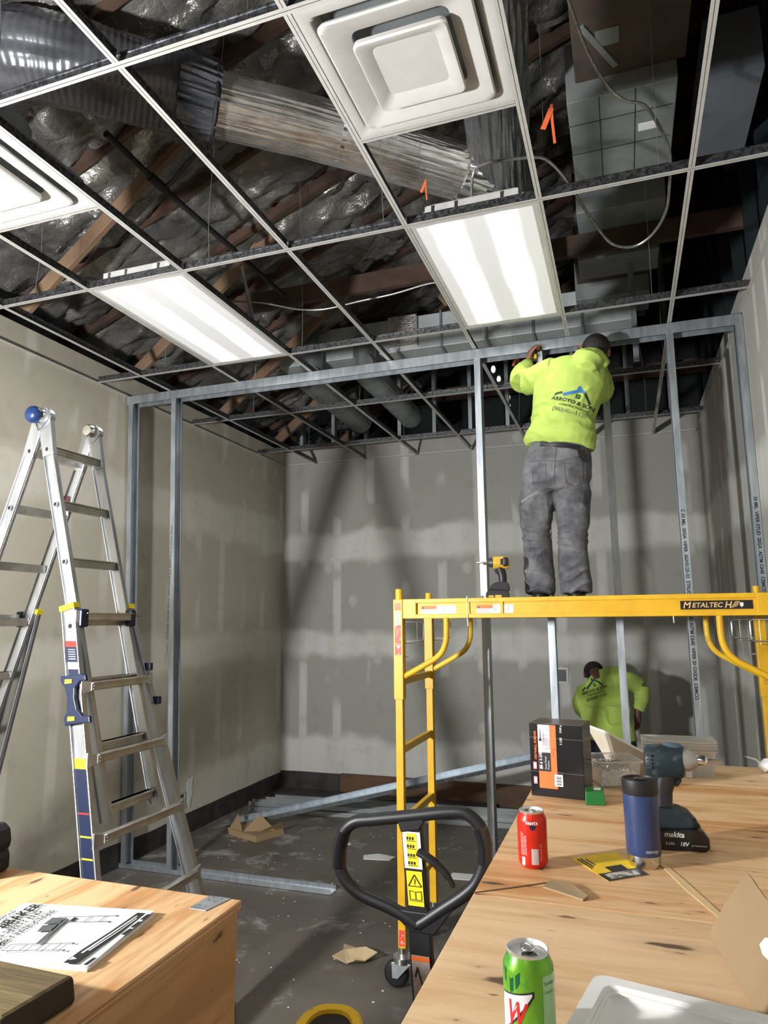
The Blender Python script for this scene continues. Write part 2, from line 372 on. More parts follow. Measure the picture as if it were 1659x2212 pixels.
def smoothpath(pts, k=6):
    pts = [V(p) for p in pts]; out = []
    for i in range(len(pts)-1):
        p0, p1, p2, p3 = pts[max(i-1,0)], pts[i], pts[i+1], pts[min(i+2, len(pts)-1)]
        for j in range(k):
            t = j/k; out.append(0.5*((2*p1)+(p2-p0)*t+(2*p0-5*p1+4*p2-p3)*t*t+(3*p1-p0-3*p2+p3)*t**3))
    out.append(pts[-1]); return out

# ------------------------------------------------------------------ room shell
XL, XR, YB, YF = -3.715, 0.765, 7.19, -4.0
STRIP = 3.79
M_WB = drywall_mat('drywall_back', 0, [(2.66,0.13),(1.56,0.10),(0.28,0.26)], 1)
M_WL = drywall_mat('drywall_left', 1, [(2.80,0.16),(1.55,0.11),(0.25,0.24)], 2, paper=(0.46,0.425,0.34), mud=(0.60,0.57,0.49))
M_WR = drywall_mat('drywall_right', 1, [(2.6,0.15),(1.4,0.1)], 3, vs=0.30)
struct(MB().box((XL-0.3,YF-0.2,-0.12),(XR+0.3,YB+0.3,0)).build('floor', M_FLOOR))
struct(MB().box((XL-0.12,YF,0),(XL,YB+0.12,STRIP)).build('wall_left', M_WL))
struct(MB().box((XL,YB,0),(XR,YB+0.12,STRIP+0.03)).build('wall_back', M_WB))
struct(MB().box((XR,YF,0),(XR+0.12,YB+0.12,STRIP)).build('wall_right', M_WR))
struct(MB().box((XL-0.12,YF-0.12,0),(XR+0.12,YF,STRIP)).build('wall_front', M_WL))
# black cove adhesive left at the foot of the walls, uneven top edge
def cove(p0, p1, nrm, name, hmin=0.14, hmax=0.2):
    p0, p1, nrm = V(p0), V(p1), V(nrm); n = 60; mb = MB(); top = []
    for i in range(n+1):
        t = i/n; top.append(p0.lerp(p1, t)+V(0,0,hmin+(hmax-hmin)*(0.5+0.5*mnoise.noise(V(t*9, 3.1, 0)))))
    pts = [p0]+top+[p1]
    mb.prism([p+nrm*0.0 for p in pts], nrm, 0.006); return struct(mb.build(name, M_COVE))
cove((XL,1.5,0),(XL,YB,0),(1,0,0),'baseboard_left')
cove((XR,YB,0),(XL,YB,0),(0,-1,0),'baseboard_back', 0.17, 0.21)
# attic envelope
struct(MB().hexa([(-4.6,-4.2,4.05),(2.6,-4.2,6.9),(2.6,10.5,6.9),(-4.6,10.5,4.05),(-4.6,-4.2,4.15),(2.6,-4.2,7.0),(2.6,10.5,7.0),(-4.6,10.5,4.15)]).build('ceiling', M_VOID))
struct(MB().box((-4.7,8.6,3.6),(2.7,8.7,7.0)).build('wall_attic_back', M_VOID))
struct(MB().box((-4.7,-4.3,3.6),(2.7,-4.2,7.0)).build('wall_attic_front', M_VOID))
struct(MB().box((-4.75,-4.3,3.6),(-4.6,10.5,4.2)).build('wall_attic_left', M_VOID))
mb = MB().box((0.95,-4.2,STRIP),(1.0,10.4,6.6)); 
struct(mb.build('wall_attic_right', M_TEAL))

# ------------------------------------------------------------------ suspended ceiling grid
S = 0.6096; GX = [(-1.4718+S*i) for i in range(-3, 4)]; GY0 = 2.8458; GY = [GY0+2*S*j for j in (-3,-2,-1,0,1,2,3)]
grid = thing('ceiling_grid', 'open white suspended ceiling grid of tees hanging below the dark attic', 'ceiling grid', (XL, YB, H))
def tee(p0, p1, fw=0.025, hh=0.042):
    m = MB(); p0, p1 = V(p0), V(p1)
    m.mi = 0; m.bar(p0+V(0,0,0.0008), p1+V(0,0,0.0008), fw, 0.0016)
    m.mi = 1; m.bar(p0+V(0,0,hh/2), p1+V(0,0,hh/2), 0.002, hh); m.bar(p0+V(0,0,hh), p1+V(0,0,hh), 0.007, 0.009)
    return m
mainob = []
for y in GY:
    if y > YB-0.05: continue
    o = tee((XL+0.02,y,H), (XR-0.02,y,H)).build('main_tee', [M_GRID, M_TEEWEB], grid); mainob.append(o)
for i, x in enumerate(GX):
    for j in range(len(GY)):
        y0 = GY[j]; y1 = GY[j+1] if j+1 < len(GY) and GY[j+1] < YB else YB-0.02
        if y1-y0 < 0.1: continue
        if y0 >= YB-0.05: continue
        tee((x,y0+0.013,H-0.0003), (x,y1-0.013,H-0.0003)).build('cross_tee', [M_GRID, M_TEEWEB], grid)
for x0, x1, yy in ((GX[4],GX[5],GY0-S),(GX[1],GX[2],GY0-S)):
    tee((x0+0.013,yy,H-0.0003),(x1-0.013,yy,H-0.0003)).build('cross_tee', [M_GRID, M_TEEWEB], grid)
for p0, p1, n in (((XL,YF,H),(XL,YB,H),(1,0,0)), ((XL,YB,H),(XR,YB,H),(0,-1,0)), ((XR,YF,H),(XR,YB,H),(-1,0,0))):
    nn = V(n); m = MB(); m.bar(V(p0)+nn*0.011+V(0,0,0.001), V(p1)+nn*0.011+V(0,0,0.001), 0.022, 0.0016); m.bar(V(p0)+nn*0.001+V(0,0,0.011), V(p1)+nn*0.001+V(0,0,0.011), 0.0016, 0.022)
    m.build('wall_angle', M_GRID, grid)
def roof_z(x): return 4.05+(x+4.6)*(2.85/7.2)
for y in GY[2:]:
    if y > YB-0.05: continue
    for x in (-3.1,-2.02,-0.9,0.3):
        xx = x+random.uniform(-0.1,0.1); top = roof_z(xx)-0.02
        MB().tube([(xx,y,H+0.03),(xx+random.uniform(-.02,.02),y+0.01,H+0.3),(xx+random.uniform(-.12,.12),y+random.uniform(-.1,.1),top)], 0.0016, 5).build('hanger_wire', M_GALVD, grid)

# ------------------------------------------------------------------ troffers
def troffer(x0, y0, label, strength, lensname, flip=0):
    x1, y1 = x0+S, y0+2*S; t = thing('fluorescent_troffer', label, 'ceiling light', ((x0+x1)/2,(y0+y1)/2,H), 'two by four foot lights set in the grid')
    e = 0.013
    m = MB(); z = H+0.002
    for a, b in (((x0+e,y0+e,z),(x0+e+0.022,y1-e,z+0.012)),((x1-e-0.022,y0+e,z),(x1-e,y1-e,z+0.012)),((x0+e+0.022,y0+e,z),(x1-e-0.022,y0+e+0.022,z+0.012)),((x0+e+0.022,y1-e-0.022,z),(x1-e-0.022,y1-e,z+0.012))): m.box(a, b)
    m.build('door_frame', M_WHITE, t)
    m = MB().box((x0+e+0.022,y0+e+0.022,H+0.004),(x1-e-0.022,y1-e-0.022,H+0.008)); m.build('prismatic_lens', lens_mat(lensname, (x0+x1)/2, strength), t)
    m = MB(); a = 0.02; b2 = 0.10
    m.hexa([(x0+a,y0+a,H+0.015),(x1-a,y0+a,H+0.015),(x1-a,y1-a,H+0.015),(x0+a,y1-a,H+0.015),(x0+b2,y0+0.03,H+0.105),(x1-b2,y0+0.03,H+0.105),(x1-b2,y1-0.03,H+0.105),(x0+b2,y1-0.03,H+0.105)])
    m.build('housing', M_WHITE, t, bevel=0.006)
    for px in (x0+0.09, x0+0.2, x1-0.2, x1-0.12): m = MB(); m.box((px,y0+0.008,H+0.03),(px+0.03,y0+0.022,H+0.085)); m.build('earthquake_clip', M_WHITE, t)
    return t
troffer(GX[4], GY0, 'lit two by four lens light in the ceiling, right of centre above the worker', TROFFER_A, 'lens_right')
troffer(GX[1], GY0, 'lit two by four lens light on the left, above the aluminium ladder', TROFFER_A, 'lens_left')
troffer(GX[4], GY0-8*S, 'lit ceiling light behind the photographer, right column', TROFFER_B, 'lens_rear_right')
troffer(GX[1], GY0-8*S, 'lit ceiling light behind the photographer, left column', TROFFER_B, 'lens_rear_left')
troffer(GX[4], GY0-12*S+0.0, 'lit ceiling light far behind the photographer', TROFFER_B, 'lens_far_rear')

# ------------------------------------------------------------------ air diffusers
def sqring(cx, cy, half, z, r=0.02, k=4):
    pts = []
    for q, (sx, sy) in enumerate(((1,1),(-1,1),(-1,-1),(1,-1))):
        for i in range(k+1):
            a = PI/2*q+PI/2*i/k; pts.append(V(cx+sx*(half-r)+r*math.cos(a), cy+sy*(half-r)+r*math.sin(a), z))
    return pts
def diffuser(x0, y0, label):
    cx, cy = x0+S/2, y0+S/2; t = thing('air_diffuser', label, 'air vent', (cx,cy,H), 'square white supply diffusers')
    m = MB(); m.rings([sqring(cx,cy,h_,z,r) for h_,z,r in ((0.292,H+0.002,0.006),(0.258,H+0.002,0.02),(0.250,H+0.008,0.025),(0.236,H+0.055,0.03),(0.240,H+0.058,0.03),(0.262,H+0.012,0.02),(0.292,H+0.006,0.006))], close=True); m.build('face_frame', M_WHITE, t, smooth=True)
    m = MB(); m.rings([sqring(cx,cy,h_,z,0.03) for h_,z in ((0.236,H-0.004),(0.240,H-0.014),(0.234,H-0.019),(0.222,H-0.017),(0.158,H+0.012),(0.160,H+0.018),(0.220,H-0.008))], close=True); m.build('cone_ring', M_WHITE, t, smooth=True)
    m = MB(); m.rings([sqring(cx,cy,h_,z,0.022) for h_,z in ((0.150,H-0.014),(0.153,H-0.030),(0.148,H-0.036),(0.136,H-0.034),(0.098,H-0.010),(0.0975,H-0.004))]); m.build('centre_plate', M_WHITE, t, smooth=True)
    m = MB(); m.rings([sqring(cx,cy,h_,z,0.02) for h_,z in ((0.262,H+0.058),(0.262,H+0.10),(0.2,H+0.13),(0.15,H+0.14))]); m.cyl((cx,cy,H+0.13),(cx,cy,H+0.26),0.15); m.build('back_pan', M_GALVD, t, smooth=True)
    return t
diffuser(GX[4], GY0-2*S, 'square stepped air diffuser at the top centre of the ceiling')
diffuser(GX[1], GY0-2*S, 'square stepped air diffuser cut by the left edge of the photo')

# ------------------------------------------------------------------ partition framing (steel studs, tracks)
PY = 4.45
m = MB(); m.channel((XL+0.01,PY,H-0.038),(XR-0.01,PY,H-0.038),0.094,0.07,0.002,(0,0,-1)); o = m.build('header_track', M_GALV); tag(o, 'galvanised header track crossing the room just under the ceiling grid', 'metal track')
m = MB(); m.channel((XL+0.01,PY+0.17,0.018),(-1.98,PY+0.17,0.018),0.096,0.034,0.002,(0,0,1)); o = m.build('floor_track', M_GALV); tag(o, 'galvanised floor track on the concrete, running right from the left wall', 'metal track')
m = MB(); m.channel((-0.92,PY,0.018),(XR-0.01,PY,0.018),0.096,0.034,0.002,(0,0,1)); o = m.build('floor_track', M_GALV); tag(o, 'galvanised floor track at the feet of the five right-hand studs', 'metal track')
def stud(x, y, z0, z1, openx=1, label='', group='steel studs of the new partition', ybot=None, txt=None, tz=(0,0)):
    yb = y if ybot is None else ybot
    s = thing('metal_stud', label, 'metal stud', (x,yb,z0), group); p0, p1 = V(x,yb,z0), V(x,y,z1); m = MB(); k = openx
    web = 0.0205*(-k)
    m.bar(p0+V(web,0,0), p1+V(web,0,0), 0.0016, 0.092, (0,1,0)) if False else None
    def slab(ax, ay, bx, by):
        m.hexa([(x+ax,yb+ay,z0),(x+bx,yb+ay,z0),(x+bx,yb+by,z0),(x+ax,yb+by,z0),(x+ax,y+ay,z1),(x+bx,y+ay,z1),(x+bx,y+by,z1),(x+ax,y+by,z1)])
    slab(web-0.0008, -0.046, web+0.0008, 0.046)
    slab(-0.0205, -0.046, 0.0205, -0.0444); slab(-0.0205, 0.0444, 0.0205, 0.046)
    e = 0.0205*k
    slab(min(e, e-0.0016*k), -0.0446, max(e, e-0.0016*k), -0.036); slab(min(e, e-0.0016*k), 0.036, max(e, e-0.0016*k), 0.0446)
    m.build('c_channel', M_GALV, s)
    m = MB(); n = 5
    for i in range(n):
        z = z0+0.35+(z1-z0-0.5)*i/(n-1); t = (z-z0)/(z1-z0); yy = yb+(y-yb)*t
        cx = x+web
        pts = [V(cx-0.0013, yy+0.012*math.cos(a), z+0.035*math.sin(a)) for a in [2*PI*q/14 for q in range(14)]]
        m = MB(); m.prism(pts, (1,0,0), 0.0026); m.build('punched_opening', M_GALVD, s)
    if txt:
        zt = tz[0]; t = (zt-z0)/(z1-z0); yy = yb+(y-yb)*t
        text('printed_marks', txt, 0.026, (x-0.010,y-0.0463,zt), (0,0,-1), (1,0,0), M_INK, s, sx=1.0, bold=0.0009)
    return s
TP = H-0.012
stud(-3.668, PY, 0.02, TP, 1, 'steel stud fixed flat against the left wall behind the ladder', ybot=PY+0.17)
stud(-3.262, PY, 0.02, TP, 1, 'second steel stud from the left wall, behind the ladder', ybot=PY+0.17)
stud(-0.850, PY, 0.02, TP, -1, 'steel stud left of the standing worker, behind the scaffold')
stud(-0.440, PY, 0.02, TP, -1, 'steel stud directly behind the standing worker legs, beside the wall thermostat box')
stud(-0.040, PY, 0.02, TP, -1, 'steel stud in front of the crouching worker, right of the standing worker')
PRT = 'C  L W L S-0 S-0  CEMCO  33MIL 20GA STRUCTURAL STUD  362S125  G40 ASTM'
stud(0.353, PY, 0.02, TP, -1, 'steel stud printed with black lettering, right of the standing worker', txt='C 33 MIL  20GA  VIPER  362VS125-33  STRUCTURAL STUD ASTM C645  VIPER 20 OXIDE  CEMCO', tz=(2.45,0))
stud(0.742, PY, 0.02, TP, -1, 'steel stud standing against the right wall at the photo edge', txt='33 MIL  VIPER STUD  20GA  ASTM C645  CEMCO  33 MIL', tz=(2.5,0))
# printed column on the left stud as well
text('printed_marks', 'VIPER STUD CONFORMS TO ASTM C645  33 MIL 20 GA  362VS125  CEMCO', 0.03, (-3.262+0.0215,PY-0.041,2.55), (0,0.0,-1), (0,1,0), M_INK, bpy.data.objects['metal_stud.001'])

# loose stud lying aslant, bundle of studs on the floor
t = thing('loose_metal_stud', 'long steel stud lying aslant from the floor up to the right behind the scaffold', 'metal stud', (-3.48,5.68,0))
m = MB(); m.channel((-3.48,5.72,0.03),(-0.64,6.077,0.718),0.092,0.04,0.002,(0,-0.5,1)); m.build('c_channel', M_GALV, t)
a0, a1 = V(-3.48,5.72,0.03), V(-0.30,6.12,0.80); dd = (a1-a0).normalized(); sd, uu = frame(dd, (0,-0.5,1))
if sd.y > 0: sd = -sd
text('printed_marks', 'CEMCO 33MIL 362S125 20GA  STUD  G40  VIPER  ASTM C645  CEMCO 33MIL', 0.03, a0+dd*1.55+sd*0.0472-uu*0.012, dd, uu, M_INK, t)
stack = [(6.30,0.0),(6.40,0.0),(6.50,0.0),(6.60,0.0),(6.33,0.042),(6.44,0.042),(6.55,0.042)]
for i, (yy, zz) in enumerate(stack):
    x0 = -3.55+random.uniform(-0.06,0.12); m = MB(); m.channel((x0,yy,zz+0.021),(0.10+random.uniform(-.1,.1),yy+0.25,zz+0.021),0.092,0.041,0.002,(0,0,1))
    o = m.build('stud_length', mat('dusty_steel', (0.34,0.36,0.36), 0.5, 0.6, col2=(0.22,0.235,0.235), ns=3)); tag(o, 'steel stud in the floor bundle, '+(ORD[i]+' from the front in the lower layer' if zz == 0 else ORD[i-4]+' from the front in the upper layer'), 'metal stud', 'bundle of loose studs on the floor')
o = MB().box((-2.98,YB-0.05,0),(-0.10,YB-0.012,0.205)).build('brown_board', mat('brown_mdf', (0.12,0.062,0.030), 0.7, col2=(0.075,0.04,0.02), ns=3)); tag(o, 'long brown board standing on edge along the foot of the back wall', 'board')
m = MB(); m.hexa([(-3.66,6.84,0),(-1.3,6.95,0),(-1.3,7.10,0),(-3.66,7.10,0),(-3.66,6.84,0.035),(-1.3,6.95,0.035),(-1.3,7.10,0.035),(-3.66,7.10,0.035)]); o = m.build('dark_plank', M_COVE); tag(o, 'dark flat plank on the floor between stud bundle and back wall', 'plank')

# small wall boxes
def wallbox(org, rt, upv, nrm, w_, h_, label):
    o, r, u, n = V(org), V(rt), V(upv), V(nrm); t = thing('electrical_box', label, 'wall box', org); m = MB()
    for a, b in (((-w_/2,-h_/2),(w_/2,-h_/2+0.018)),((-w_/2,h_/2-0.018),(w_/2,h_/2)),((-w_/2,-h_/2+0.018),(-w_/2+0.018,h_/2-0.018)),((w_/2-0.018,-h_/2+0.018),(w_/2,h_/2-0.018))):
        m.prism([o+r*a[0]+u*a[1], o+r*b[0]+u*a[1], o+r*b[0]+u*b[1], o+r*a[0]+u*b[1]], n, 0.01)
    m.build('box_rim', M_WHITE, t); m = MB(); m.prism([o+r*x+u*y for x, y in ((-w_/2+.018,-h_/2+.018),(w_/2-.018,-h_/2+.018),(w_/2-.018,h_/2-.018),(-w_/2+.018,h_/2-.018))], n, 0.003); m.build('dark_opening', M_DARKG, t)
wallbox((-0.640,YB,1.265),(1,0,0),(0,0,1),(0,-1,0),0.13,0.15,'small pale box on the back wall, left of the crouching worker')
wallbox((XL,5.35,0.30),(0,1,0),(0,0,1),(1,0,0),0.10,0.13,'outlet opening low on the left wall behind the ladder foot')
m = MB()
pts = [(0,0.09),(0.03,0.12),(0.05,0.10),(0.085,0.13),(0.075,0.05),(0.09,0.0),(0.06,-0.07),(0.05,-0.13),(0.02,-0.10),(0.01,-0.02)]
m.prism([V(XL+0.002,5.42+a,0.34+b) for a, b in pts], (1,0,0), 0.004); o = m.build('torn_paper', M_PAPER); tag(o, 'torn drywall paper by the low outlet on the left wall', 'paper scrap')

# ------------------------------------------------------------------ attic: foil insulation, lumber, ducts
def rz(x): return roof_z(x)
def foil_bay(y0, y1, x0, x1, seed):
    nx, ny = 120, 20; m = MB(); g = []
    for i in range(nx+1):
        row = []
        for j in range(ny+1):
            x = x0+(x1-x0)*i/nx; y = y0+(y1-y0)*j/ny; v = j/ny
            z = rz(x)-0.19-0.05*math.sin(PI*v)
            z += 0.07*mnoise.noise(V(x*1.3,y*1.6,2.2))+0.03*mnoise.noise(V(x*6,y*7,seed+4))+0.055*(1-abs(mnoise.noise(V(x*4+9,y*6,1.7)))*2.2)+0.026*(1-abs(mnoise.noise(V(x*11,y*14,5.5)))*2)
            row.append(m.bm.verts.new((x,y,z)))
        g.append(row)
    for i in range(nx):
        for j in range(ny): m._f([g[i][j],g[i+1][j],g[i+1][j+1],g[i][j+1]])
    return m
y = 1.15; k = 0
while y < 8.0:
    m = foil_bay(y+0.021, y+0.61-0.021, -4.5, 0.35 if y < 7 else -0.6, k*3.7); o = m.build('insulation_batt', M_FOIL, smooth=True); tag(o, 'crinkled foil faced insulation batt under the roof, '+ORD[k]+' bay counted from the near end', 'insulation', 'foil insulation batts under the roof')
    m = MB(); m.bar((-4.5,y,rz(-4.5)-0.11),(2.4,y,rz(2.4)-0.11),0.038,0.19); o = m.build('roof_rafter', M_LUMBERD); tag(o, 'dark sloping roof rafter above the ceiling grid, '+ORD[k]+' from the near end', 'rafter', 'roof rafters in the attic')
    y += 0.61; k += 1
for i, yb_ in enumerate((0.90,3.24,4.38,5.62,6.74,7.9)):
    x1 = -1.42; z1 = 3.80+(x1+3.6)*0.80
    m = MB(); m.bar((-3.60,yb_,3.80),(x1,yb_,min(z1, 5.6)),0.040,0.095,(0,0,1)); o = m.build('truss_brace', M_LUMBER, bevel=0.004); tag(o, 'brown timber brace sloping up from the left wall top, '+ORD[i]+' from the near end', 'timber brace', 'sloping truss braces in the attic')
for yb_ in (4.75,7.6):
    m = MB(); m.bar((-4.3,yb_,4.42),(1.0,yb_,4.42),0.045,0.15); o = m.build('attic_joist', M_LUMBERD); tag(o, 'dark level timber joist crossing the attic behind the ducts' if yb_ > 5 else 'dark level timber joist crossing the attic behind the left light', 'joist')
m = MB(); m.bar((-1.2,4.9,4.25),(-0.55,5.3,4.9),0.04,0.095); o = m.build('short_brace', M_LUMBER); tag(o, 'short timber brace above the left edge of the right-hand light', 'timber brace')
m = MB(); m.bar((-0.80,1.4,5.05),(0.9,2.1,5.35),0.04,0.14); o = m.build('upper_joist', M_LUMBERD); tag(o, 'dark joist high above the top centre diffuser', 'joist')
M_SKYGAP = mat('daylight', (0.8,0.85,0.9), 0.5); _b = M_SKYGAP.node_tree.nodes['Principled BSDF']; _b.inputs['Emission Color'].default_value = (0.85,0.93,1,1); _b.inputs['Emission Strength'].default_value = 0.8
for i, (x, z, rr) in enumerate(((-1.447,5.03,.042),(-1.38,4.89,.036),(-1.27,4.63,.040),(-1.268,4.52,.034),(-1.30,4.60,.022))):
    mm = MB(); mm.prism([V(x+rr*0.7*math.cos(a),8.598,z+rr*1.2*math.sin(a)) for a in [2*PI*q/12 for q in range(12)]], (0,-1,0), 0.004); o = mm.build('daylight_gap', M_SKYGAP); tag(o, 'bright daylight gap far behind the raised arm, '+ORD[i]+' from the top', 'light gap', 'daylight gaps in the far attic wall')
# upstand of framing above the back and side walls
m0 = None
for i, x in enumerate([XL+0.2+0.406*i for i in range(11)]):
    mm = MB().box((x-0.02,YB+0.02,STRIP+0.03),(x+0.02,YB+0.10,5.6)); o = mm.build('attic_stud', M_GALVD); tag(o, 'dark steel stud rising above the back wall into the attic, '+ORD[i]+' from the left', 'metal stud', 'attic studs above the back wall')
for i in range(12):
    yy = 1.0+0.52*i; mm = MB().box((0.86,yy-0.02,STRIP),(0.94,yy+0.02,5.9)); o = mm.build('attic_wall_stud', M_TEAL); tag(o, 'dark stud above the right wall in the attic, '+ORD[i]+' from the near end', 'metal stud', 'attic studs above the right wall')
for i, (yy, zz) in enumerate(((2.95,4.55),(3.35,4.42),(3.62,4.2),(2.55,4.75))):
    mm = MB(); mm.prism([V(0.944,yy+0.03*math.cos(a),zz+0.028*math.sin(a)) for a in [2*PI*q/16 for q in range(16)]], (-1,0,0), 0.002)
    mm.prism([V(0.941,yy+0.012*math.cos(a),zz-0.006+0.012*math.sin(a)) for a in [2*PI*q/10 for q in range(10)]], (-1,0,0), 0.002); o = mm.build('yellow_mark', M_YBRIGHT); tag(o, 'round yellow mark on the dark sheathing above the right wall, '+('second','third','farthest','nearest')[i]+' of four', 'mark', 'yellow marks on the attic sheathing')

def crinkled(path, r, n=72, amp=0.006, lf=3.0, seed=0, ridge=0.0, pitch=0.02, lon=0.0):
    pts = smoothpath(path, 10); m = MB(); R = []; sd = None; L = 0; rr = r if isinstance(r, (list,tuple)) else None
    dense = []
    for a, b in zip(pts, pts[1:]):
        kk = max(1, int((b-a).length/(pitch/6 if ridge else 0.03)))
        for j in range(kk): dense.append(a.lerp(b, j/kk))
    dense.append(pts[-1]); tot = sum((b-a).length for a, b in zip(dense, dense[1:]))
    for i, p in enumerate(dense):
        d = (dense[min(i+6, len(dense)-1)]-dense[max(i-6, 0)]).normalized()
        if i: L += (p-dense[i-1]).length
        if sd is None: sd, u = frame(d)
        else: sd = (sd-d*sd.dot(d)).normalized(); u = sd.cross(d).normalized()
        ring = []; t = L/tot
        r0 = (rr[0]+(rr[1]-rr[0])*t) if rr else r
        for k in range(n):
            a = 2*PI*k/n; q = r0+amp*mnoise.noise(V(math.cos(a)*lf*2.2, math.sin(a)*lf*2.2, L*1.6+seed))+amp*0.5*mnoise.noise(V(math.cos(a)*16, math.sin(a)*16, L*7+seed))
            if lon: q += lon*(mnoise.noise(V(math.cos(a)*15, math.sin(a)*15, L*1.1+seed))+0.7*mnoise.noise(V(math.cos(a)*34, math.sin(a)*34, L*2.5+seed)))
            if ridge: q += ridge*math.sin(2*PI*L/pitch)
            ring.append(p+(sd*math.cos(a)+u*math.sin(a))*q)
        R.append(ring)
    return m.rings(R)
t = thing('silver_flex_duct', 'shiny foil wrapped round duct running across the attic to the right', 'duct', (-1.2,3.4,4.5))
crinkled([(-1.95,2.74,4.50),(-1.44,3.20,4.52),(-1.01,3.58,4.50),(-0.66,3.86,4.47)], 0.158, n=200, amp=0.006, lf=5, seed=2, lon=0.0022).build('foil_jacket', M_SILVER, t, smooth=True)
for f in (0.47,):
    c = V(-1.38,3.25,4.52); d = V(0.74,0.66,0).normalized(); MB().cyl(c-d*0.012, c+d*0.012, 0.157, n=48).build('seam_tape', M_CHROME, t, smooth=True)
crinkled([(-0.80,3.74,4.48),(-0.66,3.86,4.47)], 0.163, amp=0.016, lf=3, seed=9).build('taped_collar', M_CHROME, t, smooth=True)
t = thing('foil_trunk_duct', 'foil wrapped round duct running lengthwise above the right-hand light', 'duct', (-0.5,3.4,4.5))
crinkled([(-0.20,1.2,4.58),(-0.34,2.2,4.58),(-0.47,3.1,4.56),(-0.57,3.9,4.52),(-0.60,4.5,4.45)], 0.172, amp=0.012, lf=4, seed=5, n=150, lon=0.006).build('foil_jacket', mat('dull_foil', (0.40,0.40,0.39), 0.30, 0.85, col2=(0.20,0.20,0.20), ns=3, bump=0.4, bs=40), t, smooth=True)
MB().cyl((-0.60,4.3,4.0),(-0.60,4.3,4.5),0.14,n=40).build('drop_boot', M_GALVD, t, smooth=True)
t = thing('grey_flex_duct', 'thick dark grey ribbed flexible duct in the upper left of the attic', 'duct', (-2.3,2.5,4.5))
crinkled([(-3.4,2.62,4.55),(-3.0,2.32,4.52),(-2.66,2.22,4.52),(-2.40,2.32,4.50),(-2.18,2.52,4.50),(-1.92,2.76,4.50)], [0.215,0.19], amp=0.012, lf=2.2, seed=1, ridge=0.0012, pitch=0.030).build('ribbed_sleeve', M_FLEX, t, smooth=True)
crinkled([(-2.02,2.68,4.50),(-1.97,2.72,4.495),(-1.88,2.80,4.49)], [0.215,0.200], n=120, amp=0.030, lf=4, seed=14, ridge=0.0001, pitch=0.03, lon=0.010).build('gathered_cuff', mat('cuff_film', (0.10,0.105,0.12), 0.22, 0.5, bump=0.4, bs=30), t, smooth=True)
MB().tube([V(-1.90,2.79,4.49)+(V(0.66,-0.74,0).normalized()*math.cos(a)+V(0,0,1)*math.sin(a))*0.205 for a in [2*PI*i/40 for i in range(41)]], 0.012, 8).build('tie_strap', M_BLACK, t, smooth=True)
# rectangular sheet-metal duct with two round branches
t = thing('rectangular_duct', 'grey sheet metal rectangular duct crossing the attic behind the header track', 'duct', (-2.1,6.1,4.5))
x = -3.15; i = 0
while x < -0.2:
    x1 = x+0.42; m = MB(); m.box((x,5.95,4.33+0.004*(i%2)),(x1-0.006,6.45,4.66)); m.build('duct_section', mat('bright_duct', (0.58,0.62,0.62), 0.5, 0.3, col2=(0.44,0.48,0.48), ns=4), t, bevel=0.004)
    m = MB(); m.box((x1-0.014,5.93,4.315),(x1+0.006,6.47,4.675)); m.build('drive_cleat', M_GALV, t); x = x1; i += 1
m = MB(); m.box((-1.98,5.90,4.36),(-1.70,5.95,4.66)); m.build('foil_patch', M_SILVER, t)
for nx, p0, p1 in ((0,(-2.75,5.75,4.12),(-2.70,7.06,4.02)),(1,(-2.20,5.75,4.16),(-2.12,7.10,4.04))):
    tt = thing('round_branch_duct', 'left of two round wrapped ducts ending above the back wall' if nx == 0 else 'right of two round wrapped ducts ending above the back wall', 'duct', p0, 'round branch ducts')
    crinkled([p0, V(p0).lerp(V(p1), 0.5), p1], 0.125, amp=0.006, seed=nx*5+3).build('wrap', M_GALVD, tt, smooth=True)
    d = (V(p1)-V(p0)).normalized(); MB().cyl(V(p1)-d*0.01, V(p1)+d*0.03, 0.135, 0.12, 32).build('end_cap', M_DARKG, tt, smooth=True)
    MB().cyl(V(p0)+V(0,0.1,0), V(p0)+V(0,0.1,0.3), 0.11, n=28).build('elbow', M_GALVD, tt, smooth=True)
# lined trunk overhead on the right made of flat sections
t = thing('insulated_trunk_duct', 'wide flat bottomed duct run of brown and grey board sections at the upper right', 'duct', (0.15,3.5,4.6))
ys = [2.15,2.75,3.42,4.12,4.48,4.78,5.12,5.45,5.8,6.2,6.6]; zz = [4.70,4.60,4.50,4.64,4.50,4.66,4.50,4.64,4.5,4.62]; mm_ = [M_BOARDB,M_BOARDB,M_BOARDG,M_BOARDB,M_BOARDG,M_BOARDB,M_BOARDG,M_BOARDB,M_BOARDG,M_BOARDB]
for i in range(10):
    y0, y1 = ys[i], ys[i+1]; dx = (0.0,0.02,-0.01,0,0.01,0,0.02,0,0,0)[i]; xa = -0.09-0.02*i+dx
    MB().box((xa,y0,zz[i]),(xa+0.53+0.008*i,y1-0.004,zz[i]+0.35)).build('duct_panel', mm_[i], t, bevel=0.006)
m = MB(); 
for yy in (3.60,3.85): m.box((-0.15,yy,4.497),(0.39,yy+0.004,4.5))
for xx in (0.02,0.2): m.box((xx,3.42,4.497),(xx+0.004,4.12,4.5))
m.build('panel_seam', M_DARKG, t)
m = MB().box((0.22,3.70,4.494),(0.32,3.76,4.497)); m.build('white_sticker', M_PAPER, t)
m = MB().box((0.02,3.1,4.594),(0.13,3.2,4.597)); m.build('tape_patch', M_BOARDG, t)
o = MB().box((0.56,3.55,4.55),(0.82,4.3,4.9)).build('duct_box', mat('slate_duct', (0.13,0.15,0.17), 0.6)); tag(o, 'grey box duct next to the right wall above the grid', 'duct')
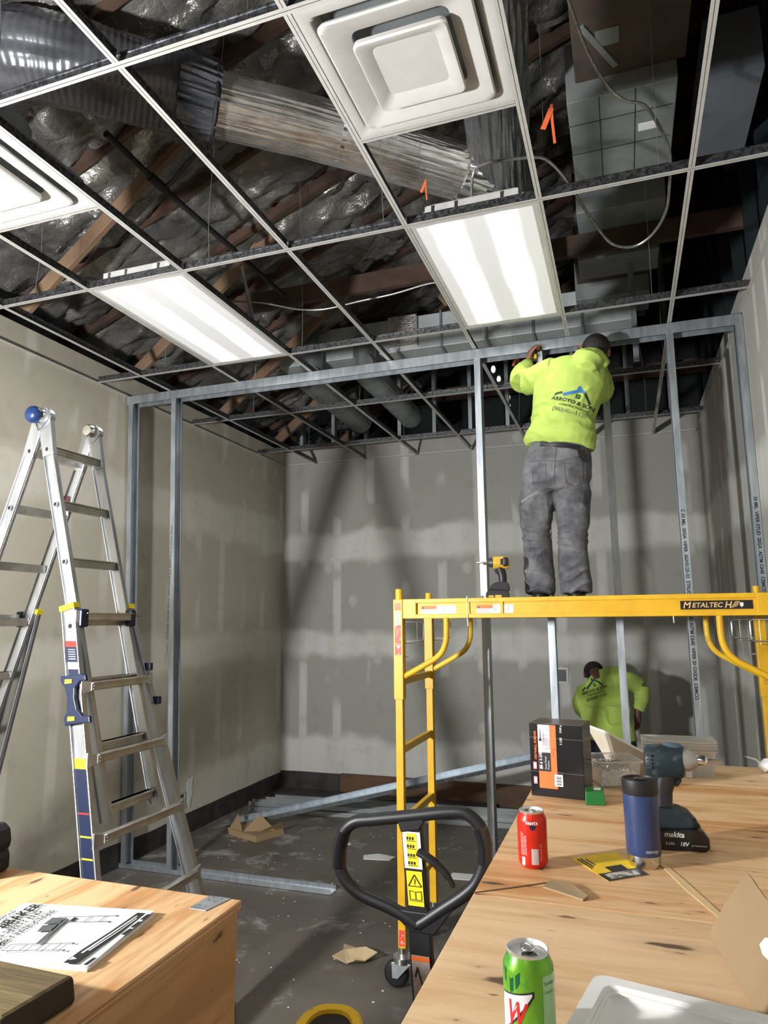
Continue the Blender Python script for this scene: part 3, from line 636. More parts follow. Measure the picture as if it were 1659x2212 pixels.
m = MB(); m.bar((0.185,5.3,3.72),(0.185,5.3,5.1),0.04,0.03,(0,1,0)); o = m.build('hanging_strut', M_GALV); tag(o, 'upright steel strut hanging above the grid right of the worker', 'metal strut')
m = MB(); m.bar((-0.04,3.05,4.60),(0.113,3.35,4.60),0.028,0.02); o = m.build('diagonal_strut', M_GALVD); tag(o, 'short bluish grey strut high in the attic, upper right', 'metal strut')
m = MB(); m.bar((0.50,2.55,4.5),(0.58,2.7,5.2),0.03,0.02); o = m.build('leaning_strut', M_GALVD); tag(o, 'thin leaning strut in the top right of the attic', 'metal strut')
# cables
CB = [(-0.135,2.20,4.6),(-0.12,2.432,4.45),(-0.05,2.66,4.25),(0.033,2.801,4.10),(0.117,2.902,4.05),(0.208,2.972,4.05),(0.283,3.128,4.02),(0.322,3.25,3.98),(0.325,3.40,3.92),(0.31,3.55,3.86),(0.245,3.68,3.82),(0.15,3.73,3.80),(0.045,3.66,3.80),(-0.03,3.52,3.84),(-0.10,3.40,3.92),(-0.17,3.28,4.0),(-0.241,3.197,4.05),(-0.304,3.156,4.05),(-0.413,3.135,4.05),(-0.526,3.124,4.05),(-0.603,3.18,4.05),(-0.62,3.22,3.9),(-0.60,3.15,3.74)]
o = MB().tube(smoothpath(CB, 5), 0.0075, 8).build('armoured_cable', M_CABLE, smooth=True); tag(o, 'grey armoured cable hanging in a big loop at the upper right', 'cable')
o = MB().tube(smoothpath([(-2.35,3.50,3.8),(-2.25,3.536,3.8),(-2.048,3.644,3.8),(-1.894,3.791,3.8),(-1.727,3.853,3.8),(-1.46,3.825,3.8),(-1.239,3.806,3.8),(-0.989,3.753,3.8),(-0.87,3.72,3.76)], 5), 0.006, 8).build('armoured_cable', M_CABLE, smooth=True); tag(o, 'thin grey cable running between the two lit ceiling lights', 'cable')
o = MB().tube(smoothpath([(-2.032,3.337,3.9),(-2.06,3.42,3.86),(-2.16,3.70,3.74)], 5), 0.010, 8).build('white_conduit', M_GALV, smooth=True); tag(o, 'short pale conduit stub above the left light', 'conduit')
t = thing('sprinkler_pipe', 'thin black pipe slanting through the attic on the upper left', 'pipe', (-2.49,3.1,4.4))
MB().tube([(-2.50,2.70,4.42),(-2.49,3.2,4.40),(-2.44,3.9,4.38),(-2.41,4.6,4.36)], 0.019, 12).build('pipe_run', M_PIPE, t, smooth=True)
MB().tube(smoothpath([(-2.49,3.18,4.40),(-2.40,3.16,4.42),(-2.25,3.08,4.44),(-2.13,3.03,4.46)], 4), 0.013, 10).build('branch_pipe', M_PIPE, t, smooth=True)
MB().cyl((-2.49,3.06,4.40),(-2.485,3.20,4.40),0.028,n=14).build('pipe_coupling', M_PIPE, t, smooth=True)
def ribbon(p, label, s=1.0):
    p = V(p); t = thing('orange_ribbon', label, 'ribbon', p, 'orange flagging ribbons in the attic'); m = MB()
    a = [p+V(0.03,0,0.08)*s, p+V(0.03,0.005,0.0)*s, p+V(0.036,0.01,-0.11)*s]
    for q0, q1 in zip(a, a[1:]): m.bar(q0, q1, 0.012*s, 0.001, (0,1,0))
    m.bar(p+V(0.03,0,0.06)*s, p+V(-0.012,0,-0.035)*s, 0.024*s, 0.001, (0,1,0)); m.build('ribbon_tail', M_ORIB, t)
    MB().tube([p+V(-0.01,0,0.0), V(p.x,p.y,rz(p.x)-0.03)], 0.0012, 5).build('tie_wire', M_GALVD, t)
ribbon((-0.215,2.90,4.03), 'orange ribbon hanging right of the top diffuser')
ribbon((-0.892,3.255,4.08), 'orange ribbon hanging behind the near end of the right-hand light', 0.6)
ribbon((-0.68,5.0,3.72), 'orange ribbon hanging behind the raised hand of the worker', 0.9)

# ------------------------------------------------------------------ work light behind the left crate
WL = V(-2.5, 0.0, 1.98); WD = V(0.24, 1.0, 0.30).normalized()
t = thing('work_light', 'tripod work light standing behind the left plywood crate', 'work light', (WL.x,WL.y-0.06,0))
c = WL-WD*0.06; sd, uu = frame(WD)
MB().prism([c+sd*a+uu*b for a, b in ((-.16,-.11),(.16,-.11),(.16,.11),(-.16,.11))], WD, 0.03).build('lamp_head', M_YELW, t, bevel=0.01)
m = MB(); m.cyl((c.x,c.y,0.5),(c.x,c.y,c.z-0.1),0.016); m.build('pole', M_BLACK, t)
for k in range(3):
    a = 2*PI*k/3+0.5; MB().tube([(c.x,c.y,0.75),(c.x+0.4*math.cos(a),c.y+0.4*math.sin(a),0.012)],0.012).build('leg', M_BLACK, t)
ld = bpy.data.lights.new('work_lamp','AREA'); ld.shape = 'DISK'; ld.size = 2*WORKLIGHT_R; ld.energy = WORKLIGHT_W; ld.color = (0.97,0.985,1.0)
lo = bpy.data.objects.new('work_lamp', ld); COL.objects.link(lo); lo.location = WL; lo.rotation_euler = WD.to_track_quat('-Z','Y').to_euler()

# ------------------------------------------------------------------ aluminium multi-position ladder
XA, ZA, YN, YFAR = -2.60, 2.80, 2.515, 2.84
ld_t = thing('folding_ladder', 'tall aluminium folding A-frame ladder with blue locks standing by the left wall', 'ladder', (XA,2.75,0))
def lp(s, z, y): return V(XA+s*(ZA-z), y, z)
HOLES = []
def half(s):
    sg = 1 if s > 0 else -1
    for y, nm in ((YN,'near'), (YFAR,'far')):
        m = MB(); m.bar(lp(s,2.74,y), lp(s,0.98,y), 0.062, 0.010, (0,1,0))
        for k in (-1,1): m.bar(lp(s,2.74,y)+V(k*0.029,0,0), lp(s,0.98,y)+V(k*0.029,0,0), 0.006, 0.026, (0,1,0))
        st = m.build('inner_rail', M_ALU, ld_t, bevel=0.002)
        # foot-less plastic end of the inner rail
        MB().bar(lp(s,1.0,y), lp(s,0.955,y), 0.066, 0.030, (0,1,0)).build('rail_end_cap', M_NAVY, st, world=False) if False else None
        oy0, oy1 = (y-0.022, y-0.205) if y == YN else (y+0.022, y+0.235)
        m = MB(); a, b = lp(s,1.88,oy0), lp(s,0.05,oy1); m.bar(a, b, 0.076, 0.010, (0,1,0))
        for k in (-1,1): m.bar(a+V(k*0.036,0,0), b+V(k*0.036,0,0), 0.006, 0.030, (0,1,0))
        ro = m.build('outer_rail', M_ALU, ld_t, bevel=0.002)
        m = MB(); m.bar(b+V(0,0,0.03), b-V(0,0,0.05), 0.088, 0.045, (0,1,0)); m.build('rubber_foot', M_BLACK, ld_t, bevel=0.006)
        hin = lp(s, 2.76, y); ap = V(XA, y, ZA)
        # hinge plate
        m = MB()
        if sg > 0: m.prism([V(XA+0.058*math.cos(q)*1.0, y-0.0165, ZA-0.008+0.052*math.sin(q)) for q in [2*PI*i/20 for i in range(20)]], (0,1,0), 0.033)
        m.bar(lp(s,2.82,y)+V(sg*0.018,0,0), lp(s,2.60,y), 0.066, 0.028, (0,1,0)); m.build('hinge_plate', M_ALU, ld_t, bevel=0.003)
        if y == YN:
            m = MB()
            for zz in (2.63,2.36,2.09,1.80):
                pc = lp(s, zz, y-0.0135 if zz > 1.9 else oy0-0.016); m.prism([pc+V(0.008*math.cos(q),0,0.010*math.sin(q)) for q in [2*PI*i/12 for i in range(12)]], (0,-1,0), 0.0012)
            m.build('rail_hole', M_BLACK, ld_t)
            m = MB(); m.lathe([(0.0135,0),(0.0135,0.0012),(0.0095,0.0014),(0.0095,0.0)], lp(s,2.36,y-0.0135), (0,-1,0), 16); m.lathe([(0.0135,0),(0.0135,0.0012),(0.0095,0.0014),(0.0095,0.0)], lp(s,2.09,y-0.0135), (0,-1,0), 16); m.build('rivet_ring', M_CHROME, ld_t)
    # inner rungs
    for z in (2.63,2.36,2.09,1.82,1.55,1.28,1.03):
        m = MB(); a, b = lp(s,z,YN+0.013), lp(s,z,YFAR-0.013)
        if z < 1.9: a += V(-0.012*sg,0,0); b += V(-0.012*sg,0,0)
        m.bar(a, b, 0.030, 0.040); m.bar(a+V(sg*0.006,0,0.017), b+V(sg*0.006,0,0.017), 0.042, 0.006)
        for q in (-0.012,0.0,0.012): m.bar(a+V(sg*0.0165,0,q), b+V(sg*0.0165,0,q), 0.003, 0.004)
        m.build('rung', M_ALUD, ld_t, bevel=0.0015)
    for z in (1.84,1.54,1.25,0.95,0.65,0.36):
        t = (1.88-z)/1.83; ya, yb_ = YN-0.022-0.183*t, YFAR+0.022+0.213*t; o_ = V(sg*0.046,0,0)
        m = MB(); a, b = lp(s,z,ya)+o_, lp(s,z,yb_)+o_
        m.bar(a+V(0,0.03,0), b-V(0,0.03,0), 0.026, 0.034); m.bar(a+V(sg*0.004,0.03,0.016), b+V(sg*0.004,-0.03,0.016), 0.034, 0.005)
        for e, k in ((a,1),(b,-1)): m.bar(e+V(0,0.045*k,0), e+V(-0.006*sg,-0.016*k,0), 0.024, 0.036, wd1=0.010, ht1=0.062)
        for q in (-0.010,0.004): m.bar(a+V(sg*0.0145,0.04,q), b+V(sg*0.0145,-0.04,q), 0.003, 0.004)
        m.build('outer_rung', M_ALUD, ld_t, bevel=0.002)
half(0.27); half(-0.36)
# near knob (round, navy) and far hinge disc
m = MB(); m.cyl((XA,YN-0.015,ZA),(XA,YN-0.035,ZA),0.034,0.03); m.build('hinge_collar', M_CHROME, ld_t, smooth=True)
m = MB(); m.lathe([(0.0,0.048),(0.022,0.046),(0.036,0.036),(0.042,0.02),(0.040,0.006),(0.030,0.0),(0,0)], (XA-0.012,YN-0.033,ZA-0.004), (0,-1,0)); m.build('hinge_knob', M_BLUEB, ld_t, smooth=True)
m = MB(); m.lathe([(0.0,0.03),(0.026,0.028),(0.034,0.018),(0.036,0.0),(0,0)], (XA,YFAR-0.015,ZA+0.005), (0,-1,0)); m.build('hinge_disc', M_CHROME, ld_t, smooth=True)
# slack cord under the knob
MB().tube([(XA-0.03,YN-0.02,ZA-0.03),(XA-0.005,YN-0.022,ZA-0.075),(XA+0.03,YN-0.02,ZA-0.045)],0.002,6).build('retaining_wire', M_BLACK, ld_t)
for s, sg in ((0.27,1),(-0.36,-1)):
    for y, k in ((YN,-1),(YFAR,1)):
        t0 = (1.88-1.85)/1.83; yy = y+k*0.022
        p = lp(s,1.84,yy); m = MB(); m.box((p.x+sg*0.022,yy-0.006*1,p.z-0.045),(p.x+sg*0.062,yy+(-k)*0.045,p.z+0.035)); m.build('lock_block', M_NAVY, ld_t, bevel=0.008)
        m = MB(); m.cyl(p+V(sg*0.045,-k*0.03,0.005), p+V(sg*0.045,k*0.075 if k > 0 else 0.02,0.012),0.009,0.007,12); m.build('lock_pin', M_CHROME, ld_t, smooth=True)
        m = MB(); m.bar(lp(s,1.895,yy), lp(s,1.872,yy), 0.082, 0.038, (0,1,0)); m.build('yellow_band', M_YBRIGHT, ld_t)
        if k < 0 and sg > 0:
            # blue rail bracket: two wide ends joined by a narrow waist
            zc = 1.50; tt = (1.88-zc)/1.83; yb_ = YN-0.022-0.183*tt-0.016
            m = MB()
            def pp(dx, dz): 
                z = zc+dz; q = (1.88-z)/1.83; return V(XA+s*(ZA-z)+dx, YN-0.022-0.183*q-0.017, z)
            m.prism([pp(*q) for q in ((-.05,.085),(.06,.10),(.085,.095),(.085,.072),(.05,.068),(.022,.04),(.016,0),(.024,-.045),(.05,-.072),(.088,-.07),(.088,-.098),(.05,-.10),(-.045,-.115),(-.048,-.085),(-.03,-.06),(-.022,0),(-.03,.04),(-.05,.06))], (0,-1,0), 0.016)
            m.build('rail_bracket', M_NAVY, ld_t, bevel=0.004)
            for dz in (.066,-.085):
                m = MB(); m.prism([pp(a, dz+b)+V(0,-0.017,0) for a, b in ((-.026,-.010),(.012,-.006),(.014,.010),(-.022,.008))], (0,-1,0), 0.002); m.build('yellow_insert', M_YBRIGHT, ld_t)
            # stickers
            def onrail(z0, z1, w0, w1, mt, nm, lift=0.0018):
                a = (1.88-z0)/1.83; b = (1.88-z1)/1.83; m = MB()
                A = V(XA+s*(ZA-z0), YN-0.022-0.183*a-0.0052, z0); B = V(XA+s*(ZA-z1), YN-0.022-0.183*b-0.0052, z1)
                m.prism([A+V(w0,0,0), B+V(w0,0,0), B+V(w1,0,0), A+V(w1,0,0)], (0,-1,0), lift); return m.build(nm, mt, ld_t)
            onrail(1.735,1.71,-.030,.026,M_RED,'red_sticker'); onrail(1.71,1.645,-.030,.026,M_NAVY,'navy_sticker'); onrail(1.645,1.615,-.026,.022,M_PAPER,'white_sticker'); onrail(1.615,1.565,-.028,.026,M_NAVY,'navy_sticker')
            for zz in (1.70,1.69,1.68,1.67,1.66): onrail(zz,zz-0.003,-.02,.018,M_PAPER,'sticker_line',0.003)
            onrail(1.255,1.215,-.030,.026,M_YBRIGHT,'yellow_sticker'); onrail(1.215,0.2,-.030,.024,M_NAVY,'long_navy_sticker')
            for zz, mt in ((1.05,M_RED),(0.965,M_YBRIGHT),(0.885,M_YBRIGHT)): onrail(zz,zz-0.006,-.030,.024,mt,'sticker_stripe',0.0026)
            for zz in (1.45,1.40,1.335):
                pass
        if k > 0 and sg > 0:
            for zc in (1.60,1.44):
                q = (1.88-zc)/1.83; p2 = V(XA+s*(ZA-zc)+0.05, YFAR+0.022+0.213*q, zc); m = MB(); m.box(p2-V(.022,.012,.018), p2+V(.02,.012,.018)); m.build('rail_clip', M_NAVY, ld_t, bevel=0.004)
# small caution label on the far left rail
m = MB(); p = lp(-0.36,2.42,YFAR-0.0125); m.prism([p+V(-.022,0,-.05), p+V(.022,0,-.05), p+V(.022,0,.05), p+V(-.022,0,.05)], (0,-1,0), 0.001); m.build('white_sticker', M_PAPER, ld_t)
m = MB(); m.prism([p+V(-.022,-0.001,.02), p+V(.022,-0.001,.02), p+V(.022,-0.001,.05), p+V(-.022,-0.001,.05)], (0,-1,0), 0.001); m.build('red_sticker', mat('maroon', (0.08,0.01,0.015)), ld_t)

# ------------------------------------------------------------------ yellow rolling scaffold
SX0, SX1, SY0, SY1 = -1.16, 0.67, 3.60, 4.20; RZ0, RZ1 = 1.822, 1.925
sc = thing('rolling_scaffold', 'yellow rolling work platform with the standing worker on it', 'scaffold', ((SX0+SX1)/2,(SY0+SY1)/2,0))
for x in (SX0, SX1):
    sg = 1 if x == SX0 else -1
    for y in (SY0, SY1):
        p = MB(); p.box((x-.020,y-.020,0.19),(x+.020,y+.020,1.45)); p.build('frame_post', M_YEL, sc, bevel=0.003)
        p = MB(); p.box((x-.026,y-.026,1.40),(x+.026,y+.026,RZ1)); sl = p.build('platform_sleeve', M_YEL, sc, bevel=0.003)
        p = MB(); p.cyl((x,y,RZ1-0.01),(x,y,RZ1+0.055),0.0195); p.build('stacking_pin', M_YEL, sc, smooth=True)
        # castor
        p = MB(); p.cyl((x,y,0.135),(x,y,0.19),0.024); p.cyl((x,y,0.125),(x,y,0.150),0.052,0.05); p.build('castor_plate', M_CHROME, sc, smooth=True)
        dx = -0.035 if x == SX0 else 0.035
        for k in (-1,1): p = MB(); p.prism([V(x+dx-0.045+0.03,y+k*0.034,0.128), V(x+0.05,y+k*0.034,0.128), V(x+dx+0.016,y+k*0.034,0.055), V(x+dx-0.012,y+k*0.034,0.055)], (0,k,0), 0.004); p.build('castor_fork', M_GALV, sc, bevel=0.001)
        p = MB(); p.lathe([(0.0,-0.022),(0.045,-0.022),(0.058,-0.018),(0.0635,-0.01),(0.0635,0.01),(0.058,0.018),(0.045,0.022),(0,0.022)], (x+dx,y,0.0645), (0,1,0), 32); p.build('castor_wheel', M_BLACK, sc, smooth=True)
    for z in (1.49,1.14,0.78,0.42):
        p = MB(); p.bar((x,SY0+0.018,z),(x,SY1-0.018,z),0.028,0.038); p.build('ladder_rung', M_YELW, sc, bevel=0.003)
for y, k in ((SY0,-1),(SY1,1)):
    yo = y+k*0.0; p = MB()
    p.mi = 0; p.box((SX0+0.026,y-0.003,RZ0),(SX1-0.026,y+0.003,RZ1)); p.box((SX0+0.026,y-0.020,RZ0),(SX1-0.026,y+0.020,RZ0+0.022)); p.box((SX0+0.026,y-0.020,RZ1-0.022),(SX1-0.026,y+0.020,RZ1))
    p.box((SX0+0.026,y-0.021,RZ0),(SX0+0.10,y+0.021,RZ1)); p.box((SX1-0.10,y-0.021,RZ0),(SX1-0.026,y+0.021,RZ1)); p.box((SX0+0.55,y-0.012,RZ0),(SX0+0.565,y+0.012,RZ1))
    p.build('side_rail', M_YEL, sc, bevel=0.002)
    for x, sg in ((SX0,1),(SX1,-1)):
        pts = [(x+sg*0.26,y,RZ0+0.005),(x+sg*0.26,y,1.76),(x+sg*0.255,y,1.70),(x+sg*0.235,y,1.65),(x+sg*0.20,y,1.615),(x+sg*0.14,y,1.58),(x+sg*0.02,y,1.515)]
        MB().tube(smoothpath(pts, 4), 0.0155, 14).build('curved_brace', M_YELW if k > 0 else M_YEL, sc, smooth=True)
        pts = [(x+sg*0.03,y,1.805),(x+sg*0.125,y,1.805),(x+sg*0.135,y,1.795),(x+sg*0.135,y,1.715),(x+sg*0.125,y,1.705),(x+sg*0.03,y,1.705)]
        MB().tube(pts, 0.004, 8).build('spring_clip', M_CHROME, sc, smooth=True)
        MB().tube([(x+sg*0.028,y+0.01,1.805),(x+sg*0.095,y+0.01,1.805),(x+sg*0.095,y+0.01,1.69),(x+sg*0.028,y+0.01,1.69)],0.0025,6).build('clip_wire', M_CHROME, sc, smooth=True)
        MB().cyl((x+sg*0.02,y,1.62),(x+sg*0.05,y,1.62),0.004,n=8).build('lock_pin', M_CHROME, sc)
p = MB(); p.box((SX0+0.03,SY0+0.022,RZ1-0.020),(SX1-0.03,SY1-0.022,RZ1-0.003)); p.build('plywood_deck', M_PLY_S, sc)
MB().tube([(SX0+0.03,SY0+0.03,1.2),(SX0+0.03,SY1-0.03,1.2)],0.004,6)
yf = SY0-0.0032
def rail_plate(x0, x1, z0, z1, mt, nm, off=0.0):
    m = MB(); plate(m, (x0,yf-off,z0),(1,0,0),(0,0,1),x1-x0,z1-z0,0.0008); return m.build(nm, mt, sc)
for k, x in enumerate((-1.035,-0.735)):
    rail_plate(x,x+0.085,1.846,1.870,M_PAPER,'warning_label'); rail_plate(x,x+0.085,1.870,1.888,M_ORANGE,'orange_label_band'); rail_plate(x+0.085,x+0.19,1.846,1.890,M_PAPER,'diagram_label')
    m = MB()
    for q in range(5): plate(m,(x+0.006,yf-0.0009,1.850+0.0036*q),(1,0,0),(0,0,1),0.07 if q % 2 else 0.06,0.0014,0.0003)
    for q in range(3): 
        plate(m,(x+0.094+0.034*q,yf-0.0009,1.852),(1,0,0),(0,0,1),0.0016,0.032,0.0003); plate(m,(x+0.094+0.034*q,yf-0.0009,1.866),(1,0,0),(0,0,1),0.018,0.0014,0.0003); plate(m,(x+0.094+0.034*q,yf-0.0009,1.882),(1,0,0),(0,0,1),0.024,0.0014,0.0003)
    m.prism([V(x+0.004,yf-0.0009,1.873),V(x+0.020,yf-0.0009,1.873),V(x+0.012,yf-0.0009,1.886)],(0,-1,0),0.0003)
    m.build('label_print', M_GREYINK, sc)
rail_plate(0.245,0.555,1.852,1.893,M_BLACK,'maker_plate')
M_CREAM = mat('maker_letters', (0.85,0.55,0.20), 0.5)
text('plate_lettering','M',0.042,(0.255,yf-0.0015,1.8585),(1,0,0),(0,0,1),M_CREAM,sc,sx=1.0,shear=0.25,bold=0.0005)
text('plate_lettering','ETALTEC',0.0315,(0.2955,yf-0.0015,1.8615),(1,0,0),(0,0,1),M_CREAM,sc,sx=1.02,shear=0.2,bold=0.0004)
text('plate_lettering','H',0.042,(0.4345,yf-0.0015,1.8585),(1,0,0),(0,0,1),M_CREAM,sc,sx=0.95,shear=0.25,bold=0.0005)
m = MB()
for q in range(5): m.bar((0.462+0.006*q,yf-0.001,1.8565+0.002*q),(0.484+0.004*q,yf-0.001,1.888),0.0016,0.0005,(0,1,0))
m.build('plate_hatching', M_CREAM, sc)
m = MB(); m.prism([V(0.500,yf-0.001,1.882),V(0.500,yf-0.001,1.868),V(0.507,yf-0.001,1.860),V(0.515,yf-0.001,1.868),V(0.515,yf-0.001,1.882)],(0,-1,0),0.0004); m.build('shield_mark', M_PAPER, sc)
# stickers on the left front sleeve
def post_plate(z0, z1, mt, nm, w_=0.034, yq=SY0-0.0262): m = MB(); plate(m,(SX0-w_/2,yq,z0),(1,0,0),(0,0,1),w_,z1-z0,0.0006); return m.build(nm, mt, sc)
post_plate(1.866,1.905,M_ORANGE,'orange_sticker'); M_SGR = mat('green_sticker_print', (0.30,0.55,0.22), 0.5, col2=(0.75,0.75,0.70), ns=90, lo=0.45, hi=0.55); M_SRD = mat('red_sticker_print', (0.70,0.07,0.04), 0.5, col2=(0.80,0.70,0.65), ns=90, lo=0.36, hi=0.44)
post_plate(1.79,1.862,M_SGR,'green_sticker'); post_plate(1.63,1.788,M_SRD,'red_sticker')
m = MB(); m.prism([V(SX0-0.013,SY0-0.027,1.885),V(SX0+0.013,SY0-0.027,1.885),V(SX0,SY0-0.027,1.903)],(0,-1,0),0.0004); m.build('warning_triangle', M_RED, sc)
post_plate(0.20,0.275,M_SRD,'red_sticker',0.030,SY0-0.0203)
MB().tube([(-0.78,SY0-0.022,RZ1+0.01),(-0.78,SY0-0.024,RZ0),(-0.778,SY0-0.024,1.78)],0.003,6).build('tie_cord', M_ROPE, sc)
MB().tube([(0.21,SY0-0.020,RZ0),(0.211,SY0-0.020,1.79)],0.0025,6).build('tie_cord', M_ROPE, sc)

# ------------------------------------------------------------------ crates
def crate(x0, x1, y0, y1, zt, label, sidemat, tops):
    t = thing('plywood_crate', label, 'plywood crate', ((x0+x1)/2,(y0+y1)/2,0))
    for (a, b, mt) in tops:
        m = MB(); m.box((x0,a+0.0008,zt-0.018),(x1,b-0.0008,zt)); m.build('top_panel', mt, t, bevel=0.0012)
    e = 0.006; zb = 0.10
    for a, b in (((x0+e,y0+e,zb),(x0+e+0.018,y1-e,zt-0.0185)),((x1-e-0.018,y0+e,zb),(x1-e,y1-e,zt-0.0185)),((x0+e+0.019,y0+e,zb),(x1-e-0.019,y0+e+0.018,zt-0.0185)),((x0+e+0.019,y1-e-0.018,zb),(x1-e-0.019,y1-e,zt-0.0185))):
        m = MB(); m.box(a, b); m.build('side_panel', sidemat, t)
    for k in range(3):
        xx = x0+0.03+(x1-x0-0.15)*k/2; m = MB(); m.box((xx,y0+0.01,0),(xx+0.09,y1-0.01,0.098)); m.build('skid', M_LUMBER, t)
    return t
cr = crate(-0.328,0.705,0.55,3.0,1.26,'large plywood crate on the right, its top used as a worktable with tools and cans', M_PLY_S, ((0.55,1.487,M_PLY_R1),(1.487,2.645,M_PLY_R2),(2.645,3.0,M_PLY_R1)))
cl = crate(-1.98,-0.763,-0.35,1.315,1.26,'plywood crate in the left foreground carrying the manual and the dark plank', M_PLY_S, ((-0.35,1.315,M_PLY_L),))
# ply edge layers on the left crate rim
for i, zz in enumerate((1.2445,1.2485,1.2525,1.2563)):
    m = MB(); m.box((-0.7632,-0.35,zz),(-0.7622,1.313,zz+0.0022)); m.build('ply_edge_layer', mat('ply_edge', (0.62,0.43,0.27), 0.7, ns=30) if i % 2 else mat('ply_edge_dark', (0.40,0.25,0.14), 0.7), cl)
m = MB(); P_ = [V(-0.822,1.256,1.2605),V(-0.799,1.256,1.2605),V(-0.790,1.312,1.2605),V(-0.829,1.314,1.2605)]
m.prism([V(-0.838,1.245,1.2602),V(-0.800,1.245,1.2602),V(-0.786,1.312,1.2602),V(-0.834,1.312,1.2602)],(0,0,1),0.0016); cp = m.build('corner_plate', M_GALV, cl, bevel=0.0006)
m = MB()
for q in ((-0.825,1.262),(-0.812,1.262),(-0.806,1.285),(-0.822,1.288),(-0.800,1.302),(-0.822,1.305)): m.cyl((q[0],q[1],1.2617),(q[0],q[1],1.2624),0.0022,n=10)
m.build('nail_head', M_CHROME, cl)
# torn veneer sliver on the right crate
m = MB(); m.prism([V(0.040,1.775,1.2603),V(0.048,1.790,1.2603),V(0.085,1.69,1.2603),V(0.145,1.505,1.2603),V(0.134,1.498,1.2603),V(0.085,1.63,1.2603)][::-1],(0,0,1),0.0012); m.build('veneer_sliver', mat('pale_veneer', (0.74,0.52,0.27), 0.6), cr)
m = MB(); m.prism([V(-0.326,1.492,1.2602),V(-0.326,1.497,1.2602),V(-0.26,1.545,1.2602),V(-0.185,1.602,1.2602),V(-0.183,1.598,1.2602),V(-0.26,1.538,1.2602)],(0,0,1),0.0008); m.build('veneer_sliver', mat('dark_crack', (0.10,0.05,0.02), 0.8), cr)

# ------------------------------------------------------------------ items on the right crate
TZ = 1.2604
def can_body(t, c, body, lid_rot=0.0):
    c = V(c); m = MB()
    m.lathe([(0.0,0.004),(0.022,0.0045),(0.0245,0.0),(0.027,0.002),(0.0325,0.010),(0.0331,0.018),(0.0331,0.098),(0.0325,0.104),(0.0275,0.1145),(0.0268,0.1165)], c, n=48); m.build('can_shell', body, t, smooth=True)
    m = MB(); m.lathe([(0.0268,0.1165),(0.0272,0.119),(0.0278,0.1208),(0.0265,0.1215),(0.0250,0.1195),(0.0238,0.1150),(0.0205,0.1165),(0.0,0.1168)], c, n=48); lid = m.build('can_lid', mat('can_aluminium', (0.72,0.72,0.71), 0.38, 0.85), t, smooth=True)
    d = V(math.cos(lid_rot), math.sin(lid_rot), 0); s = V(-d.y, d.x, 0)
    m = MB(); e = [c+d*(0.0115+0.0085*math.cos(a))+s*0.0105*math.sin(a)+V(0,0,0.1169) for a in [2*PI*i/24 for i in range(24)]]; m.prism(e, (0,0,1), 0.0005); m.build('mouth_opening', M_BLACK, t)
    m = MB(); R = [c+d*(-0.004+0.0125*math.cos(a))+s*0.0078*math.sin(a)+V(0,0,0.1192+0.0008*math.cos(a)) for a in [2*PI*i/28 for i in range(28)]]
    m.tube(R+[R[0], R[1]], 0.0013, 8, False); m.prism([c+d*(0.0035+0.0065*math.cos(a))+s*0.006*math.sin(a)+V(0,0,0.1188) for a in [2*PI*i/18 for i in range(18)]], (0,0,1), 0.0012); m.cyl(c+V(0,0,0.1165)+d*0.002, c+V(0,0,0.1205)+d*0.002, 0.003, n=12)
    m.build('pull_tab', M_CHROME, t, smooth=True); return lid
def on_can(c, r, a, z): return V(c[0]+r*math.cos(a), c[1]+r*math.sin(a), c[2]+z)
def wrap_patch(t, c, pts, mt, nm, r=0.0333):     # pts (angle, z) outline strips -> small grid on the can side
    m = MB(); lo_, hi_ = pts; n = len(lo_); A = [m.bm.verts.new(on_can(c, r, a, z)) for a, z in lo_]; B = [m.bm.verts.new(on_can(c, r, a, z)) for a, z in hi_]
    for i in range(n-1): m._f([A[i],A[i+1],B[i+1],B[i]])
    return m.build(nm, mt, t)
def wrap_text(t, c, s, size, a0, z, mt, nm, r=0.0335, vertical=False, sx=1.0, shear=0.0, bold=0.0):
    o = text(nm, s, size, (0,0,0), (1,0,0), (0,1,0), mt, None, off=0, bold=bold, shear=shear)
    for v in o.data.vertices:
        x, y_ = v.co.x*sx, v.co.y
        if vertical: a = a0-y_/r; zz = z+x
        else: a = a0+x/r; zz = z+y_
        v.co = on_can(c, r, a, zz)
    o.parent = t; o.location = -wt(t); return o
rc = (-0.232,1.690,TZ); t = thing('soda_can', 'red soda can standing on the right crate, left of the yellow card', 'soda can', rc); can_body(t, rc, M_CANR, 2.2)
F = math.atan2(-rc[1], -rc[0])           # side turned to the camera
wrap_text(t, rc, 'FANTA', 0.0085, F-0.22+0.02, 0.100, M_PAPER, 'brand_print', 0.0328, bold=0.0004) if False else None
wrap_patch(t, rc, ([(F-0.18+0.07*i, 0.0885-0.006*(1-abs(i-3)/3)) for i in range(7)], [(F-0.18+0.07*i, 0.0935+0.002*(1-abs(i-3)/3)) for i in range(7)]), M_NAVY, 'navy_badge', 0.0334)
wrap_text(t, rc, 'FANTA', 0.0088, F-0.42, 0.0955, M_PAPER, 'brand_print', 0.0335, bold=0.0003)
for j in range(4): wrap_text(t, rc, ('COCA-COLA BOTTLING','NUTRITION FACTS 160','TOTAL FAT SODIUM','SUGARS PROTEIN 0G')[j], 0.0044, F-0.78+0.12*j, 0.030, mat('pale_red_print', (0.85,0.55,0.5)), 'small_print', vertical=True)
wrap_text(t, rc, 'RECYCLE ME', 0.006, F+0.62, 0.020, mat('pale_red_print', (0.85,0.55,0.5)), 'small_print', vertical=True)
